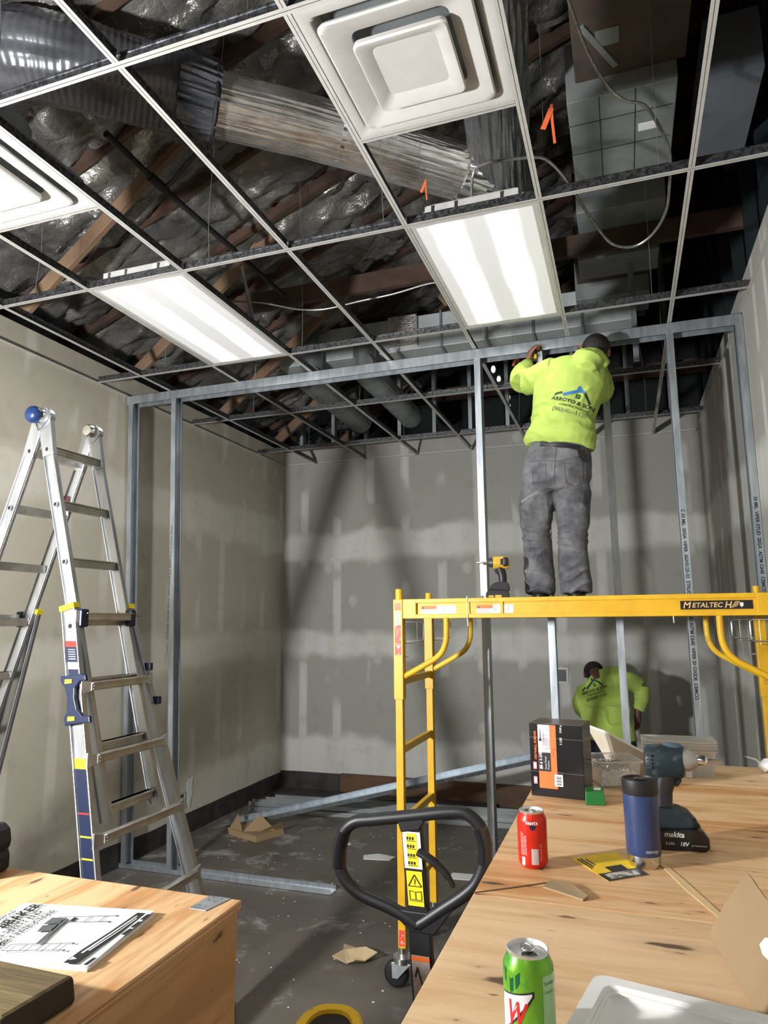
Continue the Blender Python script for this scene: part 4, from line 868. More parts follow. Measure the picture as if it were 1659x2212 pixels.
for a0, a1, z0, z1 in ((F-0.10,F+0.38,0.012,0.045),(F-0.82,F-0.55,0.008,0.026)):
    wrap_patch(t, rc, ([(a0+(a1-a0)*i/5, z0) for i in range(6)], [(a0+(a1-a0)*i/5, z1) for i in range(6)]), mat('dull_silver_print', (0.48,0.40,0.40), 0.4), 'print_panel')
gc = (-0.150,1.003,TZ); t = thing('soda_can', 'open green soda can in the foreground on the right crate', 'soda can', gc); can_body(t, gc, M_CANG, -1.25)
F = math.atan2(-gc[1], -gc[0])
wrap_patch(t, gc, ([(F+0.55+0.1*i, 0.02) for i in range(10)], [(F+0.55+0.1*i, 0.099) for i in range(10)]), M_CANG2, 'side_panel_print', 0.0334)
wrap_text(t, gc, 'Serving 12 oz', 0.006, F+0.62, 0.088, M_DGREEN, 'small_print', 0.0337); wrap_text(t, gc, 'Calories', 0.005, F+0.62, 0.078, M_DGREEN, 'small_print', 0.0337)
n = 16
wrap_patch(t, gc, ([(F-1.25+1.45*i/n, 0.028+0.048*(i/n)**1.4) for i in range(n+1)], [(F-1.25+1.45*i/n, 0.073+0.010*(i/n)**1.2) for i in range(n+1)]), M_INK, 'logo_outline', 0.0335)
wrap_patch(t, gc, ([(F-1.25+1.36*i/n, 0.030+0.047*(i/n)**1.35) for i in range(n+1)], [(F-1.25+1.36*i/n, 0.0715+0.0085*(i/n)**1.2) for i in range(n+1)]), M_PAPER, 'logo_field', 0.0337)
wrap_text(t, gc, 'W', 0.040, F-0.98, 0.040, mat('logo_red', (0.55,0.02,0.02), 0.35), 'logo_letter', 0.0340, sx=0.62, shear=0.3, bold=0.0012)
for pts in (((-1.1,0.100),(-0.75,0.088),(-0.45,0.096),(-0.35,0.103)),):
    wrap_patch(t, gc, ([(F+a, z-0.012) for a, z in pts], [(F+a, min(0.1035, z+0.004)) for a, z in pts]), M_DGREEN, 'crystal_print', 0.0334)

mc = (0.006,1.770,TZ); t = thing('travel_mug', 'tall blue travel mug with black lid and steel base beside the cordless driver', 'travel mug', mc)
MB().lathe([(0,0),(0.0325,0),(0.0345,0.003),(0.0362,0.014),(0.0368,0.026)], mc, n=48).build('steel_base', M_STEEL, t, smooth=True)
MB().lathe([(0.0368,0.026),(0.0376,0.028),(0.0382,0.08),(0.0390,0.152),(0.0388,0.155),(0.02,0.155)], mc, n=48).build('painted_body', M_BLUEM, t, smooth=True)
MB().lathe([(0.0388,0.155),(0.0396,0.157),(0.0402,0.182),(0.0398,0.1865),(0.036,0.188),(0.0345,0.184),(0.0,0.183)], mc, n=48).build('lid', M_BLACK, t, smooth=True)
MB().box((mc[0]-0.012,mc[1]-0.006,TZ+0.183),(mc[0]+0.016,mc[1]+0.010,TZ+0.188)).build('sip_button', M_BLACKG, t, bevel=0.002)
F = math.atan2(-mc[1], -mc[0]); wrap_text(t, mc, 'contigo', 0.0105, F+0.12, 0.036, M_PAPER, 'brand_print', 0.0387)

# cordless drivers
def driver(name, label, org, dr, bodym, gripm, accent, batm, scale=1.0, footm=None, fat=1.0):
    t = thing(name, label, 'cordless driver', org); o, d = V(org), V(dr).normalized(); s = d.cross(V(0,0,1)).normalized(); u = V(0,0,1); k = scale
    P = lambda a, b, c=0.0: o+d*a*k+u*b*k+s*c*k
    m = MB(); m.prism([P(x,z,-0.036) for x, z in ((-.040,0),(.072,0),(.082,.008),(.082,.032),(.070,.048),(.055,.052),(-.040,.046),(-.046,.03),(-.046,.006))][::-1], s, 0.072*k); bt = m.build('battery', batm, t, bevel=0.005*k)
    m = MB(); m.prism([P(x,z,-0.033) for x, z in ((-.046,.044),(.060,.052),(.066,.058),(.045,.082),(.022,.092),(-.03,.096),(-.045,.085),(-.050,.06))][::-1], s, 0.066*k); m.build('foot_housing', footm or bodym, t, bevel=0.007*k)
    m = MB(); m.tube([P(-.010,.082), P(-.013,.10), P(-.012,.13), P(-.004,.158), P(.002,.185)], [0.019*k,0.0175*k,0.0185*k,0.020*k,0.024*k], 20, flat=1.25, up=d); m.build('rubber_grip', gripm, t, smooth=True)
    # motor body
    m = MB(); R = []
    for x, ry, rz_, zc in ((-.052,.012,.016,.200),(-.050,.024,.029,.200),(-.040,.029,.036,.201),(-.010,.031,.038,.202),(.020,.031,.038,.202),(.036,.029,.034,.204),(.040,.024,.028,.205)):
        R.append([P(x, zc-0.006*(fat-1)*5+rz_*fat*math.sin(a), ry*math.cos(a)) for a in [2*PI*i/28 for i in range(28)]])
    m.rings(R); bd = m.build('motor_housing', bodym, t, smooth=True)
    m = MB(); m.lathe([(0.029*k,0.036*k),(0.027*k,0.052*k),(0.021*k,0.066*k),(0.018*k,0.070*k),(0,0.070*k)], P(0,.204), d, 28); m.build('nose_cone', accent, t, smooth=True)
    m = MB(); m.lathe([(0.011*k,0.068*k),(0.013*k,0.072*k),(0.013*k,0.090*k),(0.009*k,0.094*k),(0,0.094*k)], P(0,.204), d, 20); m.build('chuck_collar', M_CHROME, t, smooth=True)
    m = MB(); m.cyl(P(.09,.204), P(.128,.204), 0.0042*k, n=10); m.cyl(P(.112,.204), P(.130,.204), 0.0056*k, n=6); m.build('driver_bit', M_STEEL, t, smooth=True)
    m = MB(); m.prism([P(x,z,-0.010) for x, z in ((.012,.178),(.030,.170),(.033,.155),(.022,.140),(.010,.146),(.008,.165))][::-1], s, 0.020*k); m.build('trigger', M_BLACK, t, bevel=0.003*k)
    m = MB(); 
    for q in range(4): m.prism([P(-.049+.0,.186+.009*q,0.020), P(-.036,.186+.009*q,0.0302), P(-.036,.190+.009*q,0.0302), P(-.049,.190+.009*q,0.020)], u, 0.0016*k)
    for q in range(4): m.bar(P(-.048,.188+.009*q,0.0265), P(-.036,.188+.009*q,0.0308), 0.003*k, 0.003*k)
    m.build('vent_slots', M_BLACK, t)
    return t, P, s, d
dt, P, s_, d_ = driver('cordless_driver', 'dusty teal cordless impact driver with black battery behind the blue mug', (0.072,1.93,TZ), (1,0.07,0), M_TEALP, mat('black_grip', (0.02,0.021,0.022), 0.35), mat('grey_nose', (0.40,0.39,0.36), 0.4, 0.6), M_BLACKG, 1.0, None, 1.14)
text('brand_print','makita',0.017,P(-.020,.0315,.0362),d_,(0,0,1),M_PAPER,dt,off=0.0006,shear=0.25,bold=0.0004); text('voltage_print','18V',0.0125,P(.014,.0125,.0362),d_,(0,0,1),M_PAPER,dt,shear=0.2,bold=0.0003)
text('small_print','LITHIUM-ION',0.0058,P(.040,.0125,.0362),d_,(0,0,1),M_PAPER,dt,shear=0.2); text('small_print','5.0Ah',0.009,P(-.018,.0135,.0362),d_,(0,0,1),M_PAPER,dt,shear=0.2)
m = MB(); m.ell(P(.014,.233), (0.030,0.016,0.012), 20, 10); m.build('top_pad', mat('blue_grey_rubber', (0.06,0.10,0.125), 0.5), dt, smooth=True)
MB().cyl(P(.052,.072,.0325), P(.052,.072,.0338), 0.0035, n=12).build('lanyard_hole', M_BLACK, dt)
MYB = mat('tool_yellow', (0.58,0.36,0.03), 0.4)
dt, P, s_, d_ = driver('cordless_driver', 'yellow and black cordless impact driver standing on the scaffold deck', (-0.640,3.80,RZ1-0.002), (-1,-0.12,0), MYB, M_BLACK, M_DARKG, M_BLACK, 0.98, M_BLACK)
for a, b in (((-.045,.188),(-.005,.222)),):
    for k in (-1, 1):
        m = MB(); m.prism([P(a[0],a[1],k*.0305), P(b[0],a[1],k*.0315), P(b[0],b[1],k*.0315), P(a[0],b[1],k*.0285)], s_*k, 0.0012); m.build('black_side_plate', M_BLACK, dt)
m = MB(); m.bar(P(-.048,.205), P(-.015,.205), 0.070, 0.052); m.build('rear_cap', M_BLACK, dt, bevel=0.012)
m = MB(); m.prism([P(-.005,.008,-.0366), P(.030,.008,-.0366), P(.030,.022,-.0366), P(-.005,.022,-.0366)], -s_, 0.0006); m.prism([P(.038,.010,-.0366), P(.066,.010,-.0366), P(.066,.020,-.0366), P(.038,.020,-.0366)], -s_, 0.0006)
m.prism([P(-.005,.008,.0361), P(.030,.008,.0361), P(.030,.024,.0361), P(-.005,.024,.0361)], s_, 0.0006); m.build('battery_label', M_BRONZE, dt)
dt, P, s_, d_ = driver('cordless_drill', 'black and yellow cordless tool at the left photo edge, on the left crate', (-1.402,1.262,TZ), (-1,-0.10,0), MYB, M_BLACK, M_BLACK, M_BLACK, 1.08, M_BLACK)
m = MB(); m.prism([P(-.040,.010,.0361), P(.000,.010,.0361), P(.000,.030,.0361), P(-.040,.030,.0361)], s_, 0.0006); m.build('battery_label', mat('pale_yellow_label', (0.75,0.62,0.30)), dt)
m = MB(); m.prism([P(-.037,.014,.0368), P(-.004,.014,.0368), P(-.004,.026,.0368), P(-.037,.026,.0368)], s_, 0.0006); m.build('label_print', M_DARKG, dt)

for ch in dt.children:                       # this tool has a raked grip: everything above the foot sits further left
    if ch.name.split('.')[0] in ('rubber_grip','motor_housing','nose_cone','chuck_collar','driver_bit','trigger','vent_slots'):
        for v in ch.data.vertices: v.co.x -= min(1.0, max(0.0, (v.co.z-TZ-0.085)/0.08))*0.105
# carton of screws standing on end
t = thing('screw_carton', 'black and orange drywall screw carton standing on the far left of the right crate', 'carton', (-0.235,2.37,TZ))
A, B = V(-0.318,2.335,TZ), V(-0.152,2.312,TZ); rd = (B-A).normalized(); bk = V(-rd.y, rd.x, 0); WW = (B-A).length; HH = 0.222
m = MB(); m.prism([A, B, B+bk*0.13, A+bk*0.13], (0,0,1), HH); m.build('carton_body', M_BLACKG, t, bevel=0.0025)
def cp_(u0, v0, u1, v1, mt, nm, off=0.0003): m = MB(); plate(m, A+rd*WW*u0+V(0,0,HH*v0)-bk*off, rd, (0,0,1), WW*(u1-u0), HH*(v1-v0), 0.0004); return m.build(nm, mt, t)
cp_(.165,.115,.51,.985,M_ORANGE,'orange_panel'); cp_(.17,.60,.255,.985,M_PAPER,'white_panel',.0008); cp_(.26,.58,.395,.985,mat('grey_table_print',(0.62,0.60,0.60),0.6,col2=(0.40,0.38,0.40),ns=160,stretch=(0.1,0.1,1),lo=0.45,hi=0.55),'table_panel',.0008)
cp_(.17,.345,.395,.60,M_BLACK,'black_panel',.0008); cp_(.455,.155,.61,.315,M_PAPER,'barcode_sticker',.0012); cp_(0.51,.34,.61,.345,M_GREYINK,'tape_edge')
for vv in (.335,.80): cp_(0.0,vv,1.0,vv+.003,mat('worn_fold',(0.25,0.2,0.18)),'fold_line',.0010)
UPV = V(0,0,1)
def ct(s, size, u0, v0, mt, off=0.0016, sx=1.0, bold=0.0): return text('carton_print', s, size, A+rd*WW*u0+V(0,0,HH*v0), UPV, -rd, mt, t, off=off, sx=sx, bold=bold)
ct('DRYWALL SCREWS', 0.0105, .135, .50, M_ORANGE, sx=0.95, bold=0.0003); ct('#6 x 1-1/4"', 0.0135, .235, .375, M_PAPER, sx=0.85, bold=0.0004); ct('Coarse Thread', 0.0075, .315, .37, M_PAPER, sx=0.85); ct('Phosphate', 0.0065, .365, .37, M_PAPER)
ct('GRABBER', 0.0001, .9, .9, M_BLACK) if False else None
ct('5 LBS', 0.010, .62, .72, M_PAPER); ct('2268 g', 0.009, .62, .88, M_PAPER); ct('WARNING', 0.006, .29, .75, M_GREYINK); ct('self drilling', 0.006, .46, .55, M_INK)
for k, vv in enumerate((.365,.165)): cp_(.06,vv,.125,vv+.10,M_PINK,'pink_logo'); ct('G8' if k == 0 else 'G8', 0.012, .118, vv+.015, M_PAPER, off=0.0008, bold=0.0004)
m = MB()
for q in range(9): plate(m, A+rd*WW*0.49+V(0,0,HH*(.175+.0138*q))-bk*0.0018, rd, UPV, WW*0.095, 0.0013 if q % 3 else 0.0022, 0.0003)
m.build('barcode', M_INK, t)
m = MB(); sA = A+rd*WW*0.213-bk*0.0014; m.prism([sA+V(0,0,HH*.79)-rd*.0018, sA+V(0,0,HH*.79)+rd*.0018, sA+V(0,0,HH*.93)+rd*.0006, sA+V(0,0,HH*.93)-rd*.0006], -bk, 0.0004); m.prism([sA+V(0,0,HH*.775)+rd*0.0048*math.cos(a)+V(0,0,0.0048*math.sin(a)) for a in [2*PI*i/14 for i in range(14)]], -bk, 0.0004); m.build('screw_picture', M_INK, t)
# small green box
t = thing('green_box', 'small green box beside the foot of the black screw carton', 'box', (-0.12,2.30,TZ))
m = MB(); m.hexa([(-0.149,2.262,TZ),(-0.092,2.268,TZ),(-0.098,2.335,TZ),(-0.154,2.33,TZ),(-0.148,2.265,TZ+0.038),(-0.0945,2.270,TZ+0.038),(-0.100,2.333,TZ+0.040),(-0.153,2.328,TZ+0.040)]); m.build('box_body', M_GREEN, t, bevel=0.002)
MB().box((-0.125,2.29,TZ+0.0398),(-0.105,2.315,TZ+0.041)).build('pale_sticker', mat('pale_green_label', (0.55,0.62,0.52)), t)

# translucent tubs
def tub(x0, y0, x1, y1, z0, h, rot, label, name='plastic_tub', flare=0.012, mt=None, grp=None, loc=None):
    cx, cy = (x0+x1)/2, (y0+y1)/2; hw, hd = (x1-x0)/2, (y1-y0)/2; t = thing(name, label, 'plastic tub', (cx,cy,z0), grp); c, s = math.cos(rot), math.sin(rot)
    def rr(h_w, h_d, z, r=0.016, k=4):
        out = []
        for q, (sx, sy) in enumerate(((1,1),(-1,1),(-1,-1),(1,-1))):
            for i in range(k+1):
                a = PI/2*q+PI/2*i/k; x = sx*(h_w-r)+r*math.cos(a); y = sy*(h_d-r)+r*math.sin(a); out.append(V(cx+x*c-y*s, cy+x*s+y*c, z))
        return out
    mt = mt or M_CLEAR
    m = MB(); m.rings([rr(hw-flare,hd-flare,z0+0.0015),rr(hw-flare,hd-flare,z0),rr(hw,hd,z0+h),rr(hw-0.0015,hd-0.0015,z0+h),rr(hw-flare-0.0015,hd-flare-0.0015,z0+0.0016)][1:], cap=False, close=False); v = rr(hw-flare,hd-flare,z0); m._f([m.bm.verts.new(p) for p in v])
    m.build('tub_wall', mt, t, smooth=True)
    m = MB(); m.rings([rr(hw-0.001,hd-0.001,z0+h-0.004),rr(hw+0.006,hd+0.006,z0+h-0.004),rr(hw+0.006,hd+0.006,z0+h),rr(hw-0.001,hd-0.001,z0+h)], close=True); m.build('rim', M_CLEARW, t, smooth=True)
    return t
t = tub(-0.150,2.50,0.000,2.66,TZ,0.085,0.35,'translucent tub full of steel screws behind the green box')
M_SCREW = mat('screw_pile_steel', (0.62,0.63,0.62), 0.28, 0.9, col2=(0.30,0.30,0.29), ns=120)
m = MB(); cx, cy, c, s = -0.075, 2.58, math.cos(0.35), math.sin(0.35)
g = []
for i in range(37):
    row = []
    for j in range(37):
        x = -0.060+0.12*i/36; y = -0.065+0.13*j/36; z = TZ+0.052+0.010*mnoise.noise(V(x*22,y*22,1))+0.007*mnoise.noise(V(x*160,y*160,3))
        if i in (0,36) or j in (0,36): z = TZ+0.006
        row.append(m.bm.verts.new((cx+x*c-y*s, cy+x*s+y*c, z)))
    g.append(row)
for i in range(36):
    for j in range(36): m._f([g[i][j],g[i+1][j],g[i+1][j+1],g[i][j+1]])
for _ in range(260):
    x, y = random.uniform(-0.054,0.054), random.uniform(-0.058,0.058); a = random.uniform(0,2*PI); z = TZ+0.060+random.uniform(-.004,.008); p = V(cx+x*c-y*s, cy+x*s+y*c, z); d = V(math.cos(a), math.sin(a), random.uniform(-.5,.5)).normalized()
    m.bar(p-d*0.006, p+d*0.006, 0.0028, 0.0028)
o = m.build('screw_pile', M_SCREW); tag(o, 'pile of small steel screws inside the translucent tub', 'screws', kind='stuff')
for i in range(4):
    tub(0.030,2.755,0.268,2.875,TZ+(0.0 if i == 0 else 0.0098*i+0.003),0.088,0.03,('cloudy tub at the bottom of the nested stack behind the cordless driver','second cloudy tub up in the nested stack behind the cordless driver','third cloudy tub up in the nested stack behind the cordless driver','topmost cloudy tub of the nested stack behind the cordless driver')[i], mt=M_CLEARW, flare=0.010+0.002*i, grp=None)
o = MB().box((0.165,2.742,TZ),(0.185,2.7435,TZ+0.048)).build('paper_tag', M_PAPER); tag(o, 'white paper slip standing against the front of the nested tubs', 'paper')
# big translucent lid leaning
m = MB(); q = [V(-0.165,2.72,TZ+0.168),V(-0.100,2.70,TZ+0.150),V(0.078,2.64,TZ+0.070),V(0.088,2.66,TZ+0.010),V(0.03,2.70,TZ+0.002),V(-0.10,2.735,TZ+0.045)]
t = thing('cloudy_cover', 'large cloudy plastic lid tipped up behind the tub of screws', 'lid', (0.0,2.68,TZ))
m.prism(q[::-1], (0.25,1,0.3), 0.003); m.build('lid_sheet', mat('cloudy_tan_plastic', (0.66,0.58,0.47), 0.4, alpha=0.8), t, bevel=0.001)
MB().tube([q[0],q[1],q[2],q[3]], 0.0045, 8).build('lid_rim', mat('cream_plastic', (0.78,0.73,0.65), 0.4), t, smooth=True)
MB().tube([q[1]+V(0,-.003,0), q[5]+V(0.03,-.005,-0.02)], 0.005, 8).build('lid_rib', M_CLEARW, t, smooth=True)
# yellow card under the mug
t = thing('flyer_card', 'yellow and black printed card lying in front of the blue mug', 'card', (-0.07,1.74,TZ))
c0, c1, c2, c3 = V(-0.155,1.765,TZ), V(-0.068,1.640,TZ), V(0.012,1.706,TZ), V(-0.060,1.845,TZ)
m = MB(); m.prism([c0,c1,c2,c3],(0,0,1),0.0007); m.build('card_stock', mat('amber_card', (0.86,0.56,0.02), 0.45, ns=20), t)
def cq(a, b): return c0.lerp(c1, a).lerp(c3.lerp(c2, a), b)+V(0,0,0.0008)
def cquad(a0, b0, a1, b1, mt, nm, dz=0.0): m = MB(); m.prism([cq(a0,b0)+V(0,0,dz),cq(a1,b0)+V(0,0,dz),cq(a1,b1)+V(0,0,dz),cq(a0,b1)+V(0,0,dz)],(0,0,1),0.0003); return m.build(nm, mt, t)
cquad(.72,0,1,1,M_INK,'black_band'); cquad(.76,.12,.95,.85,mat('photo_print',(0.55,0.50,0.42),0.5,col2=(0.1,0.1,0.1),ns=60,lo=0.45,hi=0.55),'photo_area',0.0004); cquad(.52,.35,.72,.75,M_INK,'black_shapes'); cquad(.08,.06,.50,.10,M_INK,'text_line'); cquad(.08,.13,.45,.17,M_INK,'text_line'); cquad(.12,.22,.40,.25,M_INK,'text_line')
# cardboard scraps
m = MB(); m.prism([V(-0.196,1.560,TZ),V(-0.114,1.516,TZ),V(-0.104,1.528,TZ+0.003),V(-0.145,1.590,TZ+0.004),V(-0.185,1.598,TZ+0.002)],(0,0,1),0.004); o = m.build('cardboard_scrap', M_CARD); tag(o, 'small flat cardboard strip lying in front of the red soda can', 'cardboard scrap')
t = thing('cardboard_flap', 'large torn brown cardboard flap propped up at the right photo edge', 'cardboard', (0.15,1.3,TZ))
q = [V(0.112,1.408,TZ),V(0.112,1.395,TZ+0.012),V(0.140,1.425,TZ+0.050),V(0.158,1.440,TZ+0.078),V(0.178,1.462,TZ+0.100),V(0.205,1.435,TZ+0.085),V(0.235,1.395,TZ+0.06),V(0.31,1.24,TZ+0.02),V(0.22,1.06,TZ),V(0.152,1.150,TZ)]
m = MB()
A0, A1 = V(0.110,1.405,TZ), V(0.155,1.125,TZ); up_ = V(0.066,0.03,0.098).normalized(); al = (A1-A0).normalized(); nn = al.cross(up_).normalized()
uv = [(0,0),(-.025,.010),(-.026,.026),(-.024,.042),(-.025,.058),(-.022,.074),(-.017,.100),(-.010,.128),(.018,.127),(.047,.124),(.092,.121),(.17,.125),(.26,.12),(.285,0.0)]
m.prism([A0+al*a+up_*b for a, b in uv], nn, 0.004); m.build('flap_sheet', M_CARD, t)
o_ = A0+al*0.075+up_*0.122
MB().prism([A0+al*a+up_*b-nn*0.0 for a, b in ((.144,.064),(.149,.078),(.165,.085),(.20,.085),(.19,.060),(.165,.058))], -nn, 0.001).build('white_label', M_PAPER, t)
MB().prism([A0+al*a+up_*b+nn*0.004 for a, b in ((.144,.064),(.149,.078),(.165,.085),(.20,.085),(.19,.060),(.165,.058))], nn, 0.001).build('white_label', M_PAPER, t)
m = MB(); m.ell((0.178,1.155,TZ+0.022),(0.026,0.03,0.022),18,12)
for v in m.bm.verts: v.co += v.co.normalized()*0.006*mnoise.noise(v.co*60)
o = m.build('crumpled_wrapper', M_TAN, smooth=True); tag(o, 'crumpled tan wrapper in the lower right corner by the cardboard flap', 'wrapper')
# white foam tray
t = thing('foam_tray', 'white foam food tray at the bottom edge on the right crate', 'tray', (0.0,0.98,TZ))
def trr(h_w, h_d, z, r=0.02, k=5, cx=0.035, cy=1.018, a0=-0.20):
    out = []; c, s = math.cos(a0), math.sin(a0)
    for q, (sx, sy) in enumerate(((1,1),(-1,1),(-1,-1),(1,-1))):
        for i in range(k+1):
            a = PI/2*q+PI/2*i/k; x = sx*(h_w-r)+r*math.cos(a); y = sy*(h_d-r)+r*math.sin(a); out.append(V(cx+x*c-y*s, cy+x*s+y*c, z))
    return out
m = MB(); m.rings([trr(.108,.098,TZ+.006),trr(.120,.110,TZ+.022),trr(.136,.126,TZ+.024),trr(.137,.127,TZ+.020),trr(.139,.129,TZ+.020),trr(.138,.128,TZ+.027),trr(.119,.109,TZ+.026),trr(.114,.104,TZ+.016),trr(.100,.090,TZ+.009)]); m.build('tray_shell', M_FOAM, t, smooth=True)
m = MB(); m.tube([trr(.114,.104,TZ+.018)[i] for i in range(24)]+[trr(.114,.104,TZ+.018)[0]], 0.003, 8); m.build('inner_ridge', M_FOAM, t, smooth=True)
# white plastic bag end at the far right
t = thing('plastic_bag', 'knotted white plastic bag at the far right end of the right crate', 'plastic bag', (0.47,2.92,TZ))
m = MB(); m.ell((0.470,2.90,TZ+0.026),(0.052,0.03,0.026),22,14)
for v in m.bm.verts: v.co += V(0.010*mnoise.noise(v.co*40), 0.008*mnoise.noise(v.co*45+V(5,0,0)), 0.010*mnoise.noise(v.co*50))
m.build('bag_body', M_FOAM, t, smooth=True)
MB().tube([(0.425,2.90,TZ+.03),(0.41,2.90,TZ+.045),(0.388,2.89,TZ+.052),(0.372,2.885,TZ+.056)],[0.012,0.009,0.006,0.002],8,flat=0.4).build('bag_ear', M_FOAM, t, smooth=True)

# ------------------------------------------------------------------ items on the left crate
t = thing('printed_manual', 'white printed safety manual lying open-side down on the left crate', 'manual', (-1.0,1.08,TZ))
c0, cx_, cy_ = V(-0.848,0.983,TZ), (V(-0.880,1.196,0)-V(-0.848,0.983,0)).normalized(), None
cy_ = V(-cx_.y, cx_.x, 0)               # cx_ reads along the lines, cy_ towards the top of the page
m = MB(); m.prism([c0,c0+cx_*0.216,c0+cx_*0.216+cy_*0.279,c0+cy_*0.279],(0,0,1),0.0045); m.build('page_block', M_PAPER, t)
m = MB(); m.prism([c0+cx_*0.004+V(-0.002,-0.003,0.0046),c0+cx_*0.219+cy_*0.004+V(0,0,0.0075),c0+cx_*0.219+cy_*0.282+V(0,0,0.0046),c0+cy_*0.279+V(0,0,0.0046)],(0,0,1),0.0005); m.build('cover_page', M_PAPER, t)
pz = V(0,0,0.0068)
def mp_(a, b): return c0+cx_*a+cy_*b+pz
def mtext(s, size, a, b, mt=M_INK, sx=1.0, bold=0.0): return text('manual_print', s, size, mp_(a,b), cx_, cy_, mt, t, off=0.001, sx=sx, bold=bold)
mtext('#BAKER', 0.030, .105, .236, bold=0.0008); mtext('SCAFFOLD', 0.012, .118, .265, bold=0.0004); mtext('GENERAL SAFETY AND', 0.0165, .012, .214, bold=0.0004); mtext('ASSEMBLY INSTRUCTIONS', 0.0150, .012, .192, bold=0.0004)
def mq(pts, mt, nm, dz=0.001): m = MB(); m.prism([mp_(*q)+V(0,0,dz) for q in pts],(0,0,1),0.0003); return m.build(nm, mt, t)
band = [(0.006,.046),(.05,.044),(.12,.036),(.205,.030)]; band2 = [(.205,.014),(.12,.016),(.05,.022),(.006,.026)]
mq(band+band2, M_INK, 'black_banner'); mq([(.04,.038),(.12,.030),(.190,.024),(.190,.021),(.12,.0265),(.04,.034)], M_PAPER, 'banner_line', 0.0015); mq([(.05,.031),(.12,.0225),(.18,.0185),(.18,.0165),(.12,.0205),(.05,.028)], M_PAPER, 'banner_line', 0.0015)
mq([(.014,.043),(.026,.043),(.020,.032)], M_PAPER, 'warning_icon', 0.0015)
for a in (.005,.115,.145,.178): mq([(a,.010),(a+.024,.008),(a+.024,-.0+.001),(a,.003)], M_INK, 'logo_box')
mq([(.150,.135),(.165,.135),(.165,.129),(.150,.129)], M_INK, 'small_mark')
def mline(p, q, w_=0.0013):
    m = MB(); m.bar(mp_(*p)+V(0,0,.0013), mp_(*q)+V(0,0,.0013), w_, 0.0004); return m
def ml(p, q, w_=0.0013): m.bar(mp_(*p)+V(0,0,.0013), mp_(*q)+V(0,0,.0013), w_, 0.0004)
for oo in (0.0, 0.115):
    m = MB()
    for dx in (0.0,0.026): ml((.025+oo+dx*0.9,.175-oo*0.1),(.045+oo+dx,.075-oo*0.1))
    for k in range(4): q = k/3.6; ml((.025+oo+.020*q,.175-oo*0.1-.1*q),(.049+oo+.022*q,.175-oo*0.1-.1*q))
    for dx in (0,0.026): m.ell(mp_(.045+oo+dx,.073-oo*0.1)+V(0,0,.001),(0.003,0.003,0.0006),10,4)
    m.build('ladder_drawing', M_GREYINK, t)
m = MB(); m.prism([mp_(*q)+V(0,0,.0012) for q in ((.055,.135),(.150,.150),(.158,.142),(.062,.128))],(0,0,1),.0004); m.prism([mp_(*q)+V(0,0,.0012) for q in ((.100,.165),(.125,.172),(.135,.145),(.108,.140))],(0,0,1),.0004); m.prism([mp_(*q)+V(0,0,.0012) for q in ((.130,.174),(.158,.176),(.162,.148),(.138,.146))],(0,0,1),.0004); m.build('worker_drawing', M_GREYINK, t)
t = thing('weathered_plank', 'dark weathered thick plank end lying across the left crate in the lower left corner', 'plank', (-1.1,0.85,TZ))
m = MB(); m.hexa([(-1.75,0.70,TZ),(-0.800,0.775,TZ),(-0.795,0.905,TZ),(-1.75,0.925,TZ),(-1.75,0.70,TZ+.040),(-0.805,0.778,TZ+.040),(-0.797,0.900,TZ+.040),(-1.75,0.920,TZ+.040)]); pb = m.build('plank_body', [M_OLDWOOD, M_ENDGR], t, bevel=0.007)
for p_ in pb.data.polygons:
    if abs(p_.normal.z) < 0.5: p_.material_index = 1

# ------------------------------------------------------------------ pallet jack
JY = 2.0; t = thing('pallet_jack', 'black pallet jack with loop handle standing between the two crates', 'pallet jack', (-0.60,2.1,0))
loop = [(-0.600,JY,0.972),(-0.640,JY,0.992),(-0.69,JY,1.01),(-0.775,JY,1.035),(-0.825,JY,1.075),(-0.838,JY,1.13),(-0.828,JY,1.19),(-0.79,JY,1.228),(-0.73,JY,1.240),(-0.62,JY,1.258),(-0.50,JY,1.278),(-0.45,JY,1.275),(-0.41,JY,1.235),(-0.405,JY,1.17),(-0.425,JY,1.11),(-0.46,JY,1.07),(-0.53,JY,1.02),(-0.575,JY,0.988),(-0.600,JY,0.972)]
MB().tube(smoothpath(loop, 5), 0.0175, 18).build('loop_handle', M_BLACK, t, smooth=True)
for side in ([(-0.838,JY,1.10),(-0.836,JY,1.15),(-0.822,JY,1.20)],[(-0.418,JY,1.245),(-0.404,JY,1.20),(-0.406,JY,1.15)]): MB().tube(smoothpath(side, 4), 0.0205, 16).build('grip_sleeve', M_BLACKG, t, smooth=True)
m = MB(); m.bar((-0.560,JY+0.01,0.42),(-0.617,JY+0.005,1.265),0.070,0.030,(0,1,0),0.060,0.024); m.build('handle_shaft', M_BLACK, t, bevel=0.004)
m = MB(); m.prism([V(-0.665,JY-0.014,1.258),V(-0.573,JY-0.014,1.270),V(-0.576,JY-0.014,1.245),V(-0.590,JY-0.014,1.225),V(-0.644,JY-0.014,1.215),V(-0.652,JY-0.014,1.240)],(0,1,0),0.028); m.build('handle_bracket', M_BLACK, t, bevel=0.004); m = MB(); m.prism([V(-0.70,JY-0.012,1.022),V(-0.64,JY-0.012,1.01),V(-0.56,JY-0.012,1.01),V(-0.50,JY-0.012,1.045),V(-0.50,JY-0.012,1.02),V(-0.55,JY-0.012,0.955),V(-0.62,JY-0.012,0.955)],(0,1,0),0.026); m.build('handle_bracket', M_BLACK, t, bevel=0.004)
